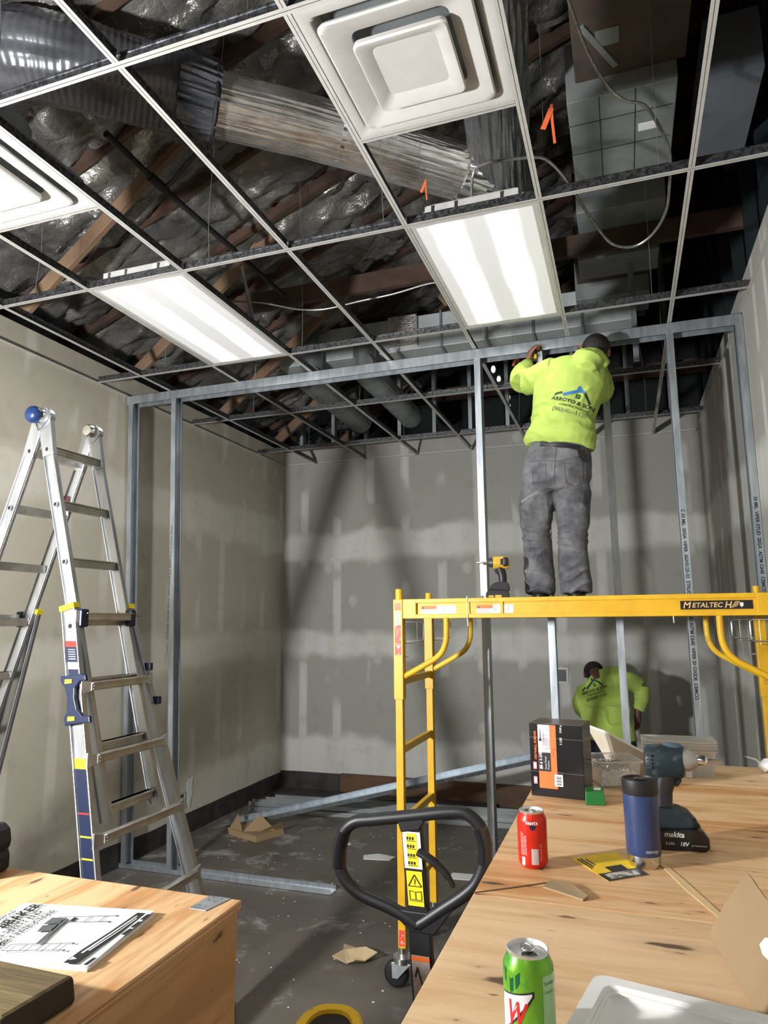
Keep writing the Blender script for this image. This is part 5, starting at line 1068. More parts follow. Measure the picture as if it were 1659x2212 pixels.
MB().tube(smoothpath([(-0.592,JY-0.012,1.168),(-0.560,JY-0.016,1.155),(-0.528,JY-0.018,1.135),(-0.502,JY-0.02,1.110),(-0.490,JY-0.02,1.088)],4),[0.016]*7+[0.014]*5+[0.010]*4+[0.004],10,flat=0.7).build('release_lever', M_BLACK, t, smooth=True)
sh0, sh1 = V(-0.560,JY-0.0055,0.42), V(-0.617,JY-0.0075,1.265); sdn = (sh1-sh0).normalized()
def jack_label(f0, f1, mt, nm, w_=0.052, off=0.0):
    a = sh0.lerp(sh1, f0); b = sh0.lerp(sh1, f1); m = MB(); e = V(w_/2,0,0); m.prism([a-e+V(0,-off-.002,0), a+e+V(0,-off-.002,0), b+e+V(0,-off-.002,0), b-e+V(0,-off-.002,0)],(0,-1,0),0.0008); m.build(nm, mt, t); return a, b
jack_label(.830,.945,M_PAPER,'white_label'); a, b = jack_label(.833,.942,M_YBRIGHT,'yellow_label',0.034,0.001) if False else jack_label(.835,.940,M_YBRIGHT,'yellow_label',0.030,0.0010)
jack_label(.715,.822,M_YBRIGHT,'yellow_label',0.046); jack_label(.36,.565,mat('pale_faded_label',(0.42,0.36,0.33),0.6,col2=(0.33,0.28,0.26),ns=40),'faded_label'); jack_label(.548,.563,M_ORANGE,'orange_strip',0.052,0.001)
def jl(f, x): p = sh0.lerp(sh1, f); return p+V(x,-0.0046,0)
m = MB()
for f in (.925,.900,.872,.848): 
    for x in (-.012,-.004,.004): m.box(jl(f,x)-V(.0025,.0004,.004), jl(f,x)+V(.0025,0,.004))
    m.box(jl(f-.008,-.014)-V(0,.0004,.0008), jl(f-.008,.012)+V(0,0,.0008))
m.build('pictogram_print', M_INK, t)
tri = [jl(.776,-.019), jl(.776,.019), jl(.812,0)]; m = MB()
for a, b in ((0,1),(1,2),(2,0)): m.bar(tri[a], tri[b], 0.0022, 0.0006, (0,1,0))
m.box(jl(.783,-.001)-V(0,.0004,0), jl(.783,.001)+V(0,0,.014)); m.box(jl(.779,-.001)-V(0,.0004,0), jl(.779,.001)+V(0,0,.0018))
for a, b in (((-.017,.735),(.017,.735)),((-.017,.762),(0,.758)),((0,.758),(.017,.762)),((-.017,.735),(-.017,.762)),((.017,.735),(.017,.762)),((0,.735),(0,.758)),((-.019,.731),(.019,.731))): m.bar(jl(a[1],a[0]), jl(b[1],b[0]), 0.0016, 0.0006, (0,1,0))
m.build('warning_print', M_INK, t)
m = MB()
m.bar(jl(.53,-.010)+V(0,.001,0), jl(.40,.016)+V(0,.001,0), 0.004, 0.0006, (0,1,0)); m.bar(jl(.53,-.010)+V(0,.001,0), jl(.50,-.018)+V(0,.001,0), 0.005, 0.0006, (0,1,0)); m.bar(jl(.46,.008)+V(0,.001,0), jl(.45,-.008)+V(0,.001,0), 0.003, 0.0006, (0,1,0))
for x in (-.016,-.010,-.004): m.box(jl(.42,x)-V(.002,.0004,.004)+V(0,.001,0), jl(.42,x)+V(.002,.001,.004))
m.build('diagram_print', M_INK, t)
m = MB(); m.cyl((-0.56,JY+0.10,0.12),(-0.56,JY+0.10,0.42),0.05); m.cyl((-0.56,JY+0.10,0.42),(-0.56,JY+0.10,0.50),0.022); m.box((-0.66,JY+0.04,0.36),(-0.46,JY+0.17,0.42)); m.build('hydraulic_pump', M_RED, t, bevel=0.004)
for k in (-1,1):
    m = MB(); m.cyl((-0.56+k*0.03,JY+0.06,0.085),(-0.56+k*0.085,JY+0.06,0.085),0.085,n=32); m.build('steer_wheel', M_BLACK, t, smooth=True)
    m = MB(); xx = -0.56+k*0.15; m.box((xx-0.06,JY+0.20,0.055),(xx+0.06,JY+1.15,0.10)); m.build('fork', M_RED, t, bevel=0.01); m = MB(); m.cyl((xx-0.04,JY+1.0,0.038),(xx+0.04,JY+1.0,0.038),0.038,n=24); m.build('fork_roller', M_BLACK, t, smooth=True)
m = MB(); m.box((-0.78,JY+0.18,0.06),(-0.345,JY+0.26,0.36)); m.build('fork_carriage', M_RED, t, bevel=0.01)

# ------------------------------------------------------------------ yellow bucket at the bottom edge
t = thing('yellow_bucket', 'yellow rimmed bucket with black inside on the floor at the bottom edge', 'bucket', (-1.20,2.62,0))
def er(rx, ry, z, cx=-1.118, cy=2.545, rot=0.25, n=40, pw=2.6):
    out = []
    for i in range(n):
        a = 2*PI*i/n; c, s = math.cos(a), math.sin(a); x = rx*abs(c)**(2/pw)*(1 if c > 0 else -1); y = ry*abs(s)**(2/pw)*(1 if s > 0 else -1)
        out.append(V(cx+x*math.cos(rot)-y*math.sin(rot), cy+x*math.sin(rot)+y*math.cos(rot), z))
    return out
m = MB(); m.rings([er(.095,.17,0.004),er(.100,.175,0.02),er(.115,.20,.29),er(.128,.213,.305),er(.130,.215,.325),er(.120,.205,.332),er(.092,.175,.328),er(.088,.17,.31),er(.088,.17,.20)]); m.build('bucket_shell', M_YELW, t, smooth=True)
m = MB(); m.rings([er(.0875,.169,.315),er(.084,.165,.24),er(.02,.03,.235)]); m.build('black_liner', M_BLACK, t, smooth=True)
m = MB(); c = V(-1.105,2.56,0.28); m.bar(c+V(0.0,-0.11,0), c+V(-.02,0.10,0), 0.10, 0.05); m.build('grey_block', mat('grey_lid', (0.10,0.10,0.09), 0.6), t, bevel=0.01)

# ------------------------------------------------------------------ floor litter
def scrap(pts, z, mt, name, label, h=0.004, cat='paper scrap', grp=None, lift=0.0):
    m = MB(); m.prism([V(x,y,z+lift*random.random()) for x, y in pts],(0,0,1),h); o = m.build(name, mt); return tag(o, label, cat, grp)
t = thing('crumpled_cardboard', 'folded brown cardboard scrap on the floor left of the stud bundle', 'cardboard scrap', (-3.12,5.62,0))
m = MB(); m.hexa([(-3.36,5.55,0),(-3.02,5.42,0),(-2.90,5.70,0),(-3.28,5.78,0),(-3.38,5.56,0.05),(-3.03,5.44,0.04),(-2.92,5.70,0.05),(-3.30,5.78,0.06)]); m.build('folded_base', M_CARD, t)
for a, b, c_ in (((-3.36,5.56,.05),(-3.20,5.50,.05),(-3.30,5.60,.16)),((-3.20,5.51,.04),(-2.95,5.62,.05),(-3.10,5.62,.17)),((-3.05,5.55,.05),(-2.90,5.70,.05),(-2.88,5.60,.13))): m = MB(); m.prism([V(a),V(b),V(c_)],(0,1,0.1),0.005); m.build('torn_flap', M_CARD, t)
star = [(0.13,0.0),(0.05,0.04),(0.06,0.12),(-0.01,0.06),(-0.11,0.11),(-0.07,0.01),(-0.10,-0.08),(-0.02,-0.07),(0.04,-0.10),(0.07,-0.04)]
m = MB(); m.prism([V(-1.50+x,3.80+y,0.012+0.25*abs(x+0.02)+0.02*math.sin(y*40)) for x, y in star],(0,-0.2,1),0.006); o = m.build('torn_cardboard', mat('pale_kraft', (0.50,0.38,0.22), 0.8)); tag(o, 'star shaped torn piece of pale cardboard beside the front scaffold wheel', 'cardboard scrap')
scrap([(-2.02,5.30),(-1.82,5.33),(-1.80,5.42),(-1.95,5.45),(-2.05,5.38)], 0.002, M_PAPER, 'paper_scrap', 'white paper scrap on the floor seen inside the jack handle, at its left')
scrap([(-2.35,5.55),(-2.30,5.52),(-2.24,5.60),(-2.30,5.66)], 0.002, M_PAPER, 'paper_scrap', 'white paper scrap on the floor just left of the jack handle')
scrap([(-1.30,5.10),(-1.12,5.12),(-1.10,5.24),(-1.30,5.22)], 0.002, M_PAPER, 'paper_scrap', 'white rectangular paper scrap behind the right side of the jack handle')
scrap([(-1.22,5.85),(-1.12,5.86),(-1.12,5.94),(-1.22,5.93)], 0.002, M_PAPER, 'paper_scrap', 'small white scrap in front of the stud bundle near the crate edge')
scrap([(-2.42,3.72),(-2.38,3.70),(-2.36,3.86),(-2.40,3.88)], 0.002, mat('pink_paper', (0.62,0.42,0.36)), 'paper_scrap', 'small pink slip on the floor between ladder and scaffold')
m = MB()
for _ in range(110):
    x = random.uniform(-3.3,-1.1); y = random.uniform(2.7,6.0); r = random.uniform(0.002,0.007)
    m.prism([V(x+r*math.cos(a)*random.uniform(.5,1.2), y+r*math.sin(a)*random.uniform(.5,1.2), 0.001) for a in (0,1.3,2.5,3.7,5.0)],(0,0,1),0.002)
o = m.build('gypsum_crumbs', M_PAPER); tag(o, 'white gypsum crumbs scattered over the concrete floor', 'debris', kind='stuff')

# ------------------------------------------------------------------ people
def fuse(name, fill, voxel, mt, parent, smooth=3, wr=0.0, wfreq=9.0, wst=(1,1,1), seed=0, wr2=0.0, folds=()):
    m = MB(); fill(m); ob = m.build(name, mt, None)
    md = ob.modifiers.new('r', 'REMESH'); md.mode = 'VOXEL'; md.voxel_size = voxel; md.adaptivity = 0
    if smooth: s = ob.modifiers.new('s', 'SMOOTH'); s.factor = 0.5; s.iterations = smooth
    dg = bpy.context.evaluated_depsgraph_get(); dg.update(); me = bpy.data.meshes.new_from_object(ob.evaluated_get(dg)); bpy.data.objects.remove(ob)
    if wr or folds:
        nr = [v.normal.copy() for v in me.vertices]; ws = V(wst)
        for v, n in zip(me.vertices, nr):
            c = v.co; q = V(c.x*wst[0], c.y*wst[1], c.z*wst[2])*wfreq+V(seed,seed,0)
            a = mnoise.noise(q); d = wr*(1-2*abs(a))*1.0+wr2*mnoise.noise(q*3.1)
            for (fc, fr, fa, ff, fd) in folds:      # local sets of creases: centre, radius, amplitude, frequency, direction
                r = (c-V(fc)).length/fr
                if r < 1: d += fa*(1-r*r)*(1-2.2*abs(math.sin(0.5*ff*c.dot(V(fd).normalized())+2.2*mnoise.noise(c*7+V(seed,0,0))))**0.6)
            v.co = c+n*max(d, -0.012)
    me.name = name; me.materials.clear(); me.materials.append(mt)
    for p in me.polygons: p.use_smooth = True; p.material_index = 0
    o = bpy.data.objects.new(name, me); COL.objects.link(o); o.parent = parent; o.location = -wt(parent); return o
def loft(m, secs, n=26):        # (centre, half width vector, half depth vector)
    R = []
    for c, a, b in secs:
        c, a, b = V(c), V(a), V(b); R.append([c+a*math.cos(2*PI*k/n)+b*math.sin(2*PI*k/n) for k in range(n)])
    m.rings(R)
def limb(m, pts, rad, n=18, k=4, flat=1.0):
    P = smoothpath(pts, k); rr = []
    for i in range(len(P)):
        t = i/(len(P)-1)*(len(rad)-1); j = min(int(t), len(rad)-2); rr.append(rad[j]+(rad[j+1]-rad[j])*(t-j))
    m.tube(P, rr, n, flat=flat)
def head_shape(m, c, fwd, up, s=1.0):
    c, f, u = V(c), V(fwd).normalized(), V(up).normalized(); r = f.cross(u).normalized(); u = r.cross(f)
    rot = Matrix((r, f, u)).transposed()
    m.ell(c+u*0.025*s, (0.076*s,0.094*s,0.086*s), 22, 14, rot)
    m.ell(c+f*0.022*s-u*0.040*s, (0.058*s,0.066*s,0.070*s), 20, 12, rot)
    m.ell(c+f*0.088*s-u*0.012*s, (0.013*s,0.020*s,0.022*s), 12, 8, rot)         # nose
    m.ell(c+f*0.078*s-u*0.055*s, (0.024*s,0.014*s,0.008*s), 12, 8, rot)         # mouth
    m.ell(c+f*0.066*s-u*0.088*s, (0.026*s,0.020*s,0.018*s), 12, 8, rot)         # chin
    for k in (-1,1): m.ell(c+r*k*0.080*s-f*0.006*s-u*0.004*s, (0.009*s,0.019*s,0.031*s), 12, 10, rot); m.ell(c+r*k*0.030*s+f*0.080*s+u*0.022*s, (0.020*s,0.010*s,0.008*s), 10, 8, rot)
def hand(m, wrist, dirn, palmn, curl=0.5, s=1.0, thumb=1):
    w_, d, n = V(wrist), V(dirn).normalized(), V(palmn).normalized(); sd = d.cross(n).normalized(); n = sd.cross(d)
    limb(m, [w_-d*0.05*s, w_, w_+d*0.035*s, w_+d*0.085*s], [0.024*s,0.024*s,0.028*s,0.026*s], flat=1.0)
    m.ell(w_+d*0.050*s, (0.001,0.001,0.001))
    rot = Matrix((sd, d, n)).transposed(); m.ell(w_+d*0.052*s, (0.040*s,0.050*s,0.016*s), 18, 10, rot)
    for i, (o_, L) in enumerate(((-0.030,0.066),(-0.010,0.078),(0.010,0.073),(0.029,0.058))):
        b = w_+d*0.090*s+sd*o_*s; a = curl*0.9; p = [b-d*0.015*s, b]; dd = d.copy()
        for k, f in enumerate((0.45,0.32,0.26)):
            dd = (dd*math.cos(a)+n*math.sin(a)).normalized(); a2 = a; p.append(p[-1]+dd*L*f*s)
            # carry on curling in the same plane
            nn = (n*math.cos(a)-d*math.sin(a)); d_, n_ = dd, sd.cross(dd); a = curl*0.75
            dd = d_; n = n_
        n = sd.cross(d)
        m.tube(p, [0.0095*s,0.0095*s,0.0088*s,0.008*s,0.0068*s], 10)
    b = w_+d*0.025*s+sd*(-0.034*thumb)*s; q = (d*0.6-sd*thumb*0.75+n*0.35).normalized()
    m.tube([b-q*0.01*s, b+q*0.028*s, b+q*0.028*s+(q+n*0.5*curl+d*0.4).normalized()*0.030*s, b+q*0.028*s+(q+n*1.1*curl+d*0.8).normalized()*0.052*s], [0.013*s,0.0115*s,0.010*s,0.008*s], 10)
def back_print(ob, par, C0, right, up, sc_=1.0, ink=M_INK, pale=M_GREYINK, ham=None):
    dg = bpy.context.evaluated_depsgraph_get(); dg.update(); bv = BVHTree.FromObject(ob, dg)
    off = ob.matrix_world.translation if False else V(0,0,0); r, u, c = V(right).normalized(), V(up).normalized(), V(C0)
    def proj(o):
        for v in o.data.vertices:
            p = c+r*v.co.x*sc_+u*v.co.y*sc_; hit = bv.ray_cast(p+V(0,-1.0,0), V(0,1,0))
            v.co = (hit[0]+V(0,-0.0035,0)) if hit[0] is not None else p
        o.parent = par; o.location = -wt(par)
    def T(s, size, x, y, mt, nm='back_print', sx=1.0, bold=0.0): proj(text(nm, s, size, (x,y,0), (1,0,0), (0,1,0), mt, None, off=0, sx=sx, bold=bold, align='CENTER'))
    def Q(quads, mt, nm):
        m = MB()
        for a, b, wd in quads:
            a, b = V(a[0],a[1],0), V(b[0],b[1],0); d = (b-a); n_ = max(2, int(d.length/0.012)); e = V(-d.y,d.x,0).normalized()*wd/2
            L = [(m.bm.verts.new(a+d*i/n_-e), m.bm.verts.new(a+d*i/n_+e)) for i in range(n_+1)]
            for p, q in zip(L, L[1:]): m._f([p[0],q[0],q[1],p[1]])
        o = m.build(nm, mt, None); proj(o)
    T('ARROYO & SON', 0.036, 0, 0.0, ink, bold=0.0008); T('CONSTRUCTION LLC', 0.0185, 0.015, -0.026, ink, bold=0.0003); T('(503)421-1125', 0.036, 0.0, -0.066, pale, bold=0.0005)
    Q((((-0.070,.042),(0.018,.098),.020),((0.000,.112),(0.045,.092),.020),((0.005,.104),(0.012,.125),.016)), ham or mat('print_blue', (0.03,0.16,0.42), 0.6), 'hammer_print')
    Q((((0.048,.090),(0.080,.055),.014),((0.080,.055),(0.098,.030),.014),((-0.118,.040),(-0.080,.058),.012),((-0.118,.040),(-0.118,.030),.01)), ink, 'roof_print')
    m = []
    for k in range(4):
        a = PI/4+PI/2*k; cx_2, cy_2 = 0.018+0.0105*math.cos(a)*1.1, 0.056+0.0105*math.sin(a)*1.1; m.append(((cx_2-0.006,cy_2),(cx_2+0.006,cy_2),.013))
    Q(m, M_DGREEN, 'window_print')

# --- worker standing on the scaffold, back to the photographer
W1 = thing('person', 'person in yellow-green hoodie and grey jeans standing on the scaffold, back turned, arms raised', 'person', (-0.355,4.0,RZ1))
DZ = RZ1
def body1(m):
    loft(m, [((-0.33,4.0,2.62),(0.13,0,0),(0,0.09,0)),((-0.32,4.0,2.72),(0.15,0,0),(0,0.10,0)),((-0.30,4.0,2.84),(0.135,0,0),(0,0.09,0)),((-0.265,4.05,3.05),(0.15,0,0),(0,0.10,0)),((-0.235,4.11,3.22),(0.165,0,-0.03),(0,0.10,0)),((-0.20,4.14,3.34),(0.10,0,-0.02),(0,0.07,0)),((-0.19,4.15,3.36),(0.05,0,0),(0,0.05,0))])
    for x, hx in ((-0.452,-0.40),(-0.258,-0.245)):
        limb(m, [(hx,4.0,2.70),(x+0.0,4.0,2.52),(x,3.985,2.32),(x,4.0,2.15),(x,4.02,2.01)], [0.085,0.078,0.055,0.050,0.036]); limb(m, [(x,3.985,1.975),(x,4.06,1.960),(x,4.14,1.955)], [0.036,0.038,0.026])
    limb(m, [(-0.34,4.13,3.30),(-0.46,4.16,3.30),(-0.535,4.18,3.29)], [0.050,0.038,0.030]); limb(m, [(-0.535,4.18,3.29),(-0.515,4.27,3.38),(-0.498,4.335,3.455)], [0.030,0.030,0.026])
    limb(m, [(-0.13,4.13,3.23),(-0.08,4.22,3.20),(-0.055,4.28,3.21)], [0.050,0.038,0.030]); limb(m, [(-0.055,4.28,3.21),(-0.07,4.33,3.32),(-0.115,4.36,3.43)], [0.030,0.036,0.026])
    limb(m, [(-0.19,4.13,3.30),(-0.14,4.17,3.36),(-0.105,4.19,3.40)], [0.055,0.052,0.055])
    head_shape(m, (-0.080,4.225,3.412), (0.25,0.9,0.05), (0.15,0.0,1.0), 1.0)
    hand(m, (-0.497,4.338,3.462), (0.20,0.35,0.85), (0.9,0.1,-0.2), 0.75, 0.95, 1); hand(m, (-0.115,4.36,3.43), (-0.25,0.30,0.85), (-0.9,0.1,-0.2), 0.6, 0.95, -1)
fuse('body', body1, 0.0065, M_SKIN, W1, 2)
def jeans1(m):
    loft(m, [((-0.335,4.0,2.53),(0.165,0,0),(0,0.120,0)),((-0.333,3.995,2.60),(0.192,0,0),(0,0.138,0)),((-0.325,3.99,2.68),(0.190,0,-0.005),(0,0.140,0)),((-0.315,3.995,2.76),(0.175,0,-0.01),(0,0.125,0)),((-0.305,4.0,2.84),(0.158,0,-0.01),(0,0.115,0))])
    limb(m, [(-0.405,4.0,2.62),(-0.444,4.0,2.50),(-0.457,3.995,2.38),(-0.458,3.99,2.30),(-0.455,4.0,2.20),(-0.456,4.005,2.10),(-0.452,4.0,2.02),(-0.452,3.995,1.955)], [0.105,0.103,0.088,0.079,0.077,0.081,0.083,0.080], 24)
    limb(m, [(-0.265,4.0,2.62),(-0.252,4.0,2.50),(-0.252,3.995,2.38),(-0.256,3.99,2.30),(-0.262,4.0,2.20),(-0.262,4.005,2.10),(-0.256,4.0,2.02),(-0.253,3.995,1.955)], [0.105,0.103,0.090,0.082,0.079,0.081,0.085,0.080], 24)
FJ = [((-0.45,3.92,2.28),0.14,0.009,130,(0.25,0,1)),((-0.255,3.92,2.27),0.14,0.008,190,(0.1,0,1)),((-0.455,3.93,2.03),0.12,0.013,85,(0.45,0,1)),((-0.255,3.93,2.03),0.12,0.013,90,(-0.45,0,1)),((-0.43,3.90,2.58),0.16,0.008,75,(-0.7,0,1)),((-0.24,3.90,2.47),0.15,0.008,70,(0.7,0,1)),((-0.33,3.88,2.77),0.17,0.003,150,(0,0,1)),((-0.46,3.92,2.43),0.12,0.006,60,(1,0,0.3)),((-0.25,3.92,2.16),0.12,0.006,60,(0.6,0,1)),((-0.46,3.92,2.14),0.12,0.007,60,(-0.7,0,1))]
fuse('work_jeans', jeans1, 0.007, M_JEAN, W1, 4, wr=0.0055, wfreq=8, seed=3, wr2=0.002, folds=FJ)
m = MB()
for x0, z0 in ((-0.455,2.66),(-0.275,2.655)): 
    pass
def boots1(m):
    for x in (-0.452,-0.256):
        m.rings([[V(x+a*0.050*(1.0 if k_ else 1.0)+0, 4.03+b*0.130, z) for a, b in [(math.cos(2*PI*i/24), math.sin(2*PI*i/24)) for i in range(24)]] for k_, z in ((1,DZ+0.0005),(1,DZ+0.028))])
        limb(m, [(x,4.10,DZ+0.040),(x,4.03,DZ+0.055),(x,3.96,DZ+0.055)], [0.038,0.046,0.045]); limb(m, [(x,4.00,DZ+0.05),(x,4.012,DZ+0.10)], [0.046,0.038])
fuse('work_boots', boots1, 0.007, M_BLACK, W1, 1)
def hood1(m):
    loft(m, [((-0.306,4.0,2.785),(0.188,0,-0.034),(0,0.135,0)),((-0.306,4.0,2.815),(0.200,0,-0.034),(0,0.145,0)),((-0.298,4.01,2.86),(0.196,0,-0.02),(0,0.150,0)),((-0.284,4.03,2.95),(0.180,0,-0.01),(0,0.148,0)),((-0.262,4.06,3.05),(0.192,0,-0.01),(0,0.148,0)),((-0.238,4.09,3.15),(0.208,0,-0.02),(0,0.150,0)),((-0.222,4.12,3.24),(0.208,0,-0.03),(0,0.138,0)),((-0.210,4.13,3.31),(0.175,0,-0.035),(0,0.110,0)),((-0.195,4.14,3.355),(0.10,0,-0.02),(0,0.08,0))])
    limb(m, [(-0.32,4.11,3.275),(-0.43,4.15,3.265),(-0.515,4.18,3.26)], [0.100,0.085,0.078], 22); limb(m, [(-0.525,4.165,3.262),(-0.535,4.22,3.33),(-0.512,4.28,3.395),(-0.503,4.32,3.435)], [0.076,0.066,0.050,0.036], 22)
    limb(m, [(-0.13,4.12,3.21),(-0.09,4.2,3.17),(-0.06,4.27,3.18)], [0.092,0.080,0.068], 22); limb(m, [(-0.06,4.27,3.19),(-0.065,4.32,3.30),(-0.11,4.35,3.39)], [0.070,0.055,0.038], 20)
    limb(m, [(-0.17,4.06,3.335),(-0.12,4.03,3.29),(-0.09,4.04,3.245)], [0.060,0.072,0.050], 20); limb(m, [(-0.19,4.11,3.345),(-0.10,4.09,3.335),(-0.045,4.11,3.27)], [0.058,0.066,0.052], 20)
FH = [((-0.32,3.87,2.88),0.22,0.010,62,(0.45,0,1)),((-0.40,3.90,3.02),0.17,0.008,70,(0.65,0,1)),((-0.20,3.90,2.87),0.18,0.010,66,(0.3,0,1)),((-0.50,4.12,3.25),0.12,0.009,80,(1,0,0.5)),((-0.08,3.98,3.29),0.10,0.009,90,(0.6,0,1)),((-0.36,3.96,3.20),0.12,0.007,80,(1,0,-0.6)),((-0.12,3.92,3.05),0.10,0.007,80,(0.7,0,-1))]
H1 = fuse('hoodie', hood1, 0.0075, M_HIVIS, W1, 4, wr=0.006, wfreq=6, seed=1, wr2=0.002, folds=FH)
def hair1(m):
    c = V(-0.080,4.225,3.412); f = V(0.25,0.9,0.05).normalized(); u = V(0.15,0,1).normalized(); r = f.cross(u).normalized(); u = r.cross(f); rot = Matrix((r, f, u)).transposed()
    m.ell(c-f*0.010+u*0.030, (0.081,0.093,0.086), 24, 16, rot); m.ell(c-f*0.040-u*0.018, (0.070,0.058,0.060), 20, 12, rot)
fuse('hair', hair1, 0.006, M_HAIR, W1, 2, wr=0.002, wfreq=40)
back_print(H1, W1, (-0.220,3.9,3.015), (math.cos(0.36),0,-math.sin(0.36)), (math.sin(0.36),0,math.cos(0.36)), 0.92, ink=mat('print_black', (0.02,0.025,0.02), 0.7), pale=mat('print_worn', (0.13,0.17,0.09), 0.7))
def bar_on(ob, par, nm, mt, A_, B_, wd, th=0.004):
    dg = bpy.context.evaluated_depsgraph_get(); dg.update(); bv = BVHTree.FromObject(ob, dg); m = MB(); pts = []
    for i in range(13):
        p = V(A_).lerp(V(B_), i/12); h = bv.ray_cast(V(p.x,p.y-1,p.z), V(0,1,0))
        if h[0] is not None: pts.append(h[0]+V(0,-th/3,0))
    if len(pts) > 2: m.tube(pts, wd/2, 8, flat=0.5, up=(0,1,0)); o = m.build(nm, mt, par, smooth=True); return o
JE = [o for o in W1.children if o.name.startswith('work_jeans')][0]
M_SEAM = mat('jean_seam', (0.09,0.088,0.09), 0.8)
bar_on(JE, W1, 'belt', M_BLACK, (-0.40,4,2.795), (-0.19,4,2.752), 0.030)
bar_on(JE, W1, 'yoke_seam', M_SEAM, (-0.47,4,2.70), (-0.30,4,2.675), 0.006); bar_on(JE, W1, 'yoke_seam', M_SEAM, (-0.30,4,2.675), (-0.20,4,2.70), 0.006)
bar_on(JE, W1, 'seat_seam', M_SEAM, (-0.315,4,2.76), (-0.335,4,2.56), 0.006)
for a, b in (((-0.275,2.665),(-0.185,2.655)),((-0.275,2.665),(-0.272,2.56)),((-0.185,2.655),(-0.185,2.56)),((-0.272,2.56),(-0.228,2.535)),((-0.228,2.535),(-0.185,2.56)),((-0.455,2.66),(-0.375,2.665)),((-0.375,2.665),(-0.378,2.56)),((-0.455,2.66),(-0.452,2.56))):
    bar_on(JE, W1, 'pocket_seam', M_SEAM, (a[0],4,a[1]), (b[0],4,b[1]), 0.004)
bar_on(JE, W1, 'hammer_loop', mat('loop_cloth', (0.19,0.19,0.19), 0.8), (-0.525,4,2.475), (-0.425,4,2.52), 0.016)
MP = MB(); MP.prism([V(-0.205,3.868,2.745),V(-0.165,3.885,2.735),V(-0.142,3.905,2.665),V(-0.165,3.885,2.672),V(-0.195,3.872,2.69)],(0,-1,0.05),0.006); MP.build('pocket_pouch', M_BLACK, W1)
t = thing('tape_measure', 'yellow and black tape measure held up in the left hand of the standing worker', 'tape measure', (-0.455,4.37,3.49))
MB().box((-0.482,4.345,3.475),(-0.447,4.395,3.535)).build('case', MYB, t, bevel=0.008); MB().box((-0.4825,4.344,3.50),(-0.4465,4.396,3.5365)).build('black_band', M_BLACK, t, bevel=0.008)

# --- worker bending in the far part of the room
W2 = thing('person', 'person in a yellow-green shirt and black cap bending down behind the studs, back turned', 'person', (-0.16,6.0,0))
def body2(m):
    loft(m, [((-0.16,5.98,0.80),(0.15,0,0),(0,0.10,0)),((-0.17,6.0,0.92),(0.14,0,0),(0,0.09,0.02)),((-0.21,6.08,1.07),(0.15,0,0.01),(0,0.10,0.03)),((-0.235,6.19,1.24),(0.165,0,0.03),(0,0.09,0.05)),((-0.25,6.26,1.31),(0.10,0,0.02),(0,0.06,0.04))])
    for k, x in ((-1,-0.30),(1,-0.03)):
        limb(m, [(-0.16+k*0.085,5.98,0.82),(x,6.03,0.64),(x+k*0.01,6.05,0.47),(x,5.98,0.28),(x,5.94,0.10)], [0.085,0.078,0.056,0.052,0.038]); limb(m, [(x,5.93,0.055),(x,6.01,0.040),(x,6.09,0.032)], [0.036,0.036,0.025])
    limb(m, [(-0.10,6.20,1.30),(0.02,6.21,1.30),(0.072,6.19,1.245)], [0.050,0.038,0.028]); limb(m, [(0.072,6.19,1.245),(0.066,6.17,1.15),(0.040,6.15,1.055)], [0.028,0.030,0.027])
    limb(m, [(-0.38,6.24,1.22),(-0.42,6.36,1.10),(-0.41,6.42,1.04)], [0.052,0.046,0.040]); limb(m, [(-0.41,6.42,1.04),(-0.36,6.48,0.96),(-0.30,6.52,0.90)], [0.040,0.036,0.026])
    limb(m, [(-0.25,6.24,1.28),(-0.27,6.31,1.33),(-0.285,6.35,1.36)], [0.055,0.052,0.055])
    head_shape(m, (-0.295,6.40,1.335), (-0.1,0.85,-0.45), (-0.05,0.4,0.9), 1.0)
    hand(m, (0.038,6.15,1.05), (-0.05,0.02,-1.0), (-0.8,0.5,0), 0.45, 1.0, -1); hand(m, (-0.30,6.52,0.90), (0.4,0.3,-0.8), (0.5,-0.5,0.2), 0.6, 1.0, 1)
fuse('body', body2, 0.0065, M_SKIND, W2, 2)
def shirt2(m):
    loft(m, [((-0.170,5.985,0.865),(0.192,0,0),(0,0.135,0)),((-0.178,6.0,0.93),(0.192,0,0),(0,0.135,0.02)),((-0.200,6.05,1.03),(0.195,0,0.005),(0,0.140,0.03)),((-0.222,6.12,1.13),(0.208,0,0.02),(0,0.140,0.04)),((-0.232,6.18,1.22),(0.215,0,0.035),(0,0.125,0.05)),((-0.205,6.235,1.315),(0.175,0,0.05),(0,0.09,0.05)),((-0.195,6.26,1.365),(0.12,0,0.035),(0,0.06,0.04))])
    limb(m, [(-0.13,6.20,1.285),(0.00,6.20,1.300),(0.075,6.19,1.255)], [0.088,0.078,0.066], 22); limb(m, [(0.082,6.19,1.262),(0.080,6.18,1.17),(0.048,6.155,1.075)], [0.064,0.058,0.044], 22)
    limb(m, [(-0.36,6.22,1.20),(-0.41,6.34,1.10),(-0.41,6.42,1.03)], [0.085,0.072,0.062], 20); limb(m, [(-0.41,6.42,1.03),(-0.36,6.47,0.97),(-0.32,6.50,0.92)], [0.06,0.05,0.04], 20)
FS = [((-0.30,5.93,1.02),0.19,0.011,65,(0.8,0,1)),((-0.12,5.95,1.05),0.17,0.009,60,(-0.5,0,1)),((0.07,6.12,1.16),0.11,0.004,160,(0,0,1))]
H2 = fuse('long_sleeved_shirt', shirt2, 0.008, M_HIVIS2, W2, 4, wr=0.004, wfreq=6, seed=8, wr2=0.0015, folds=FS)
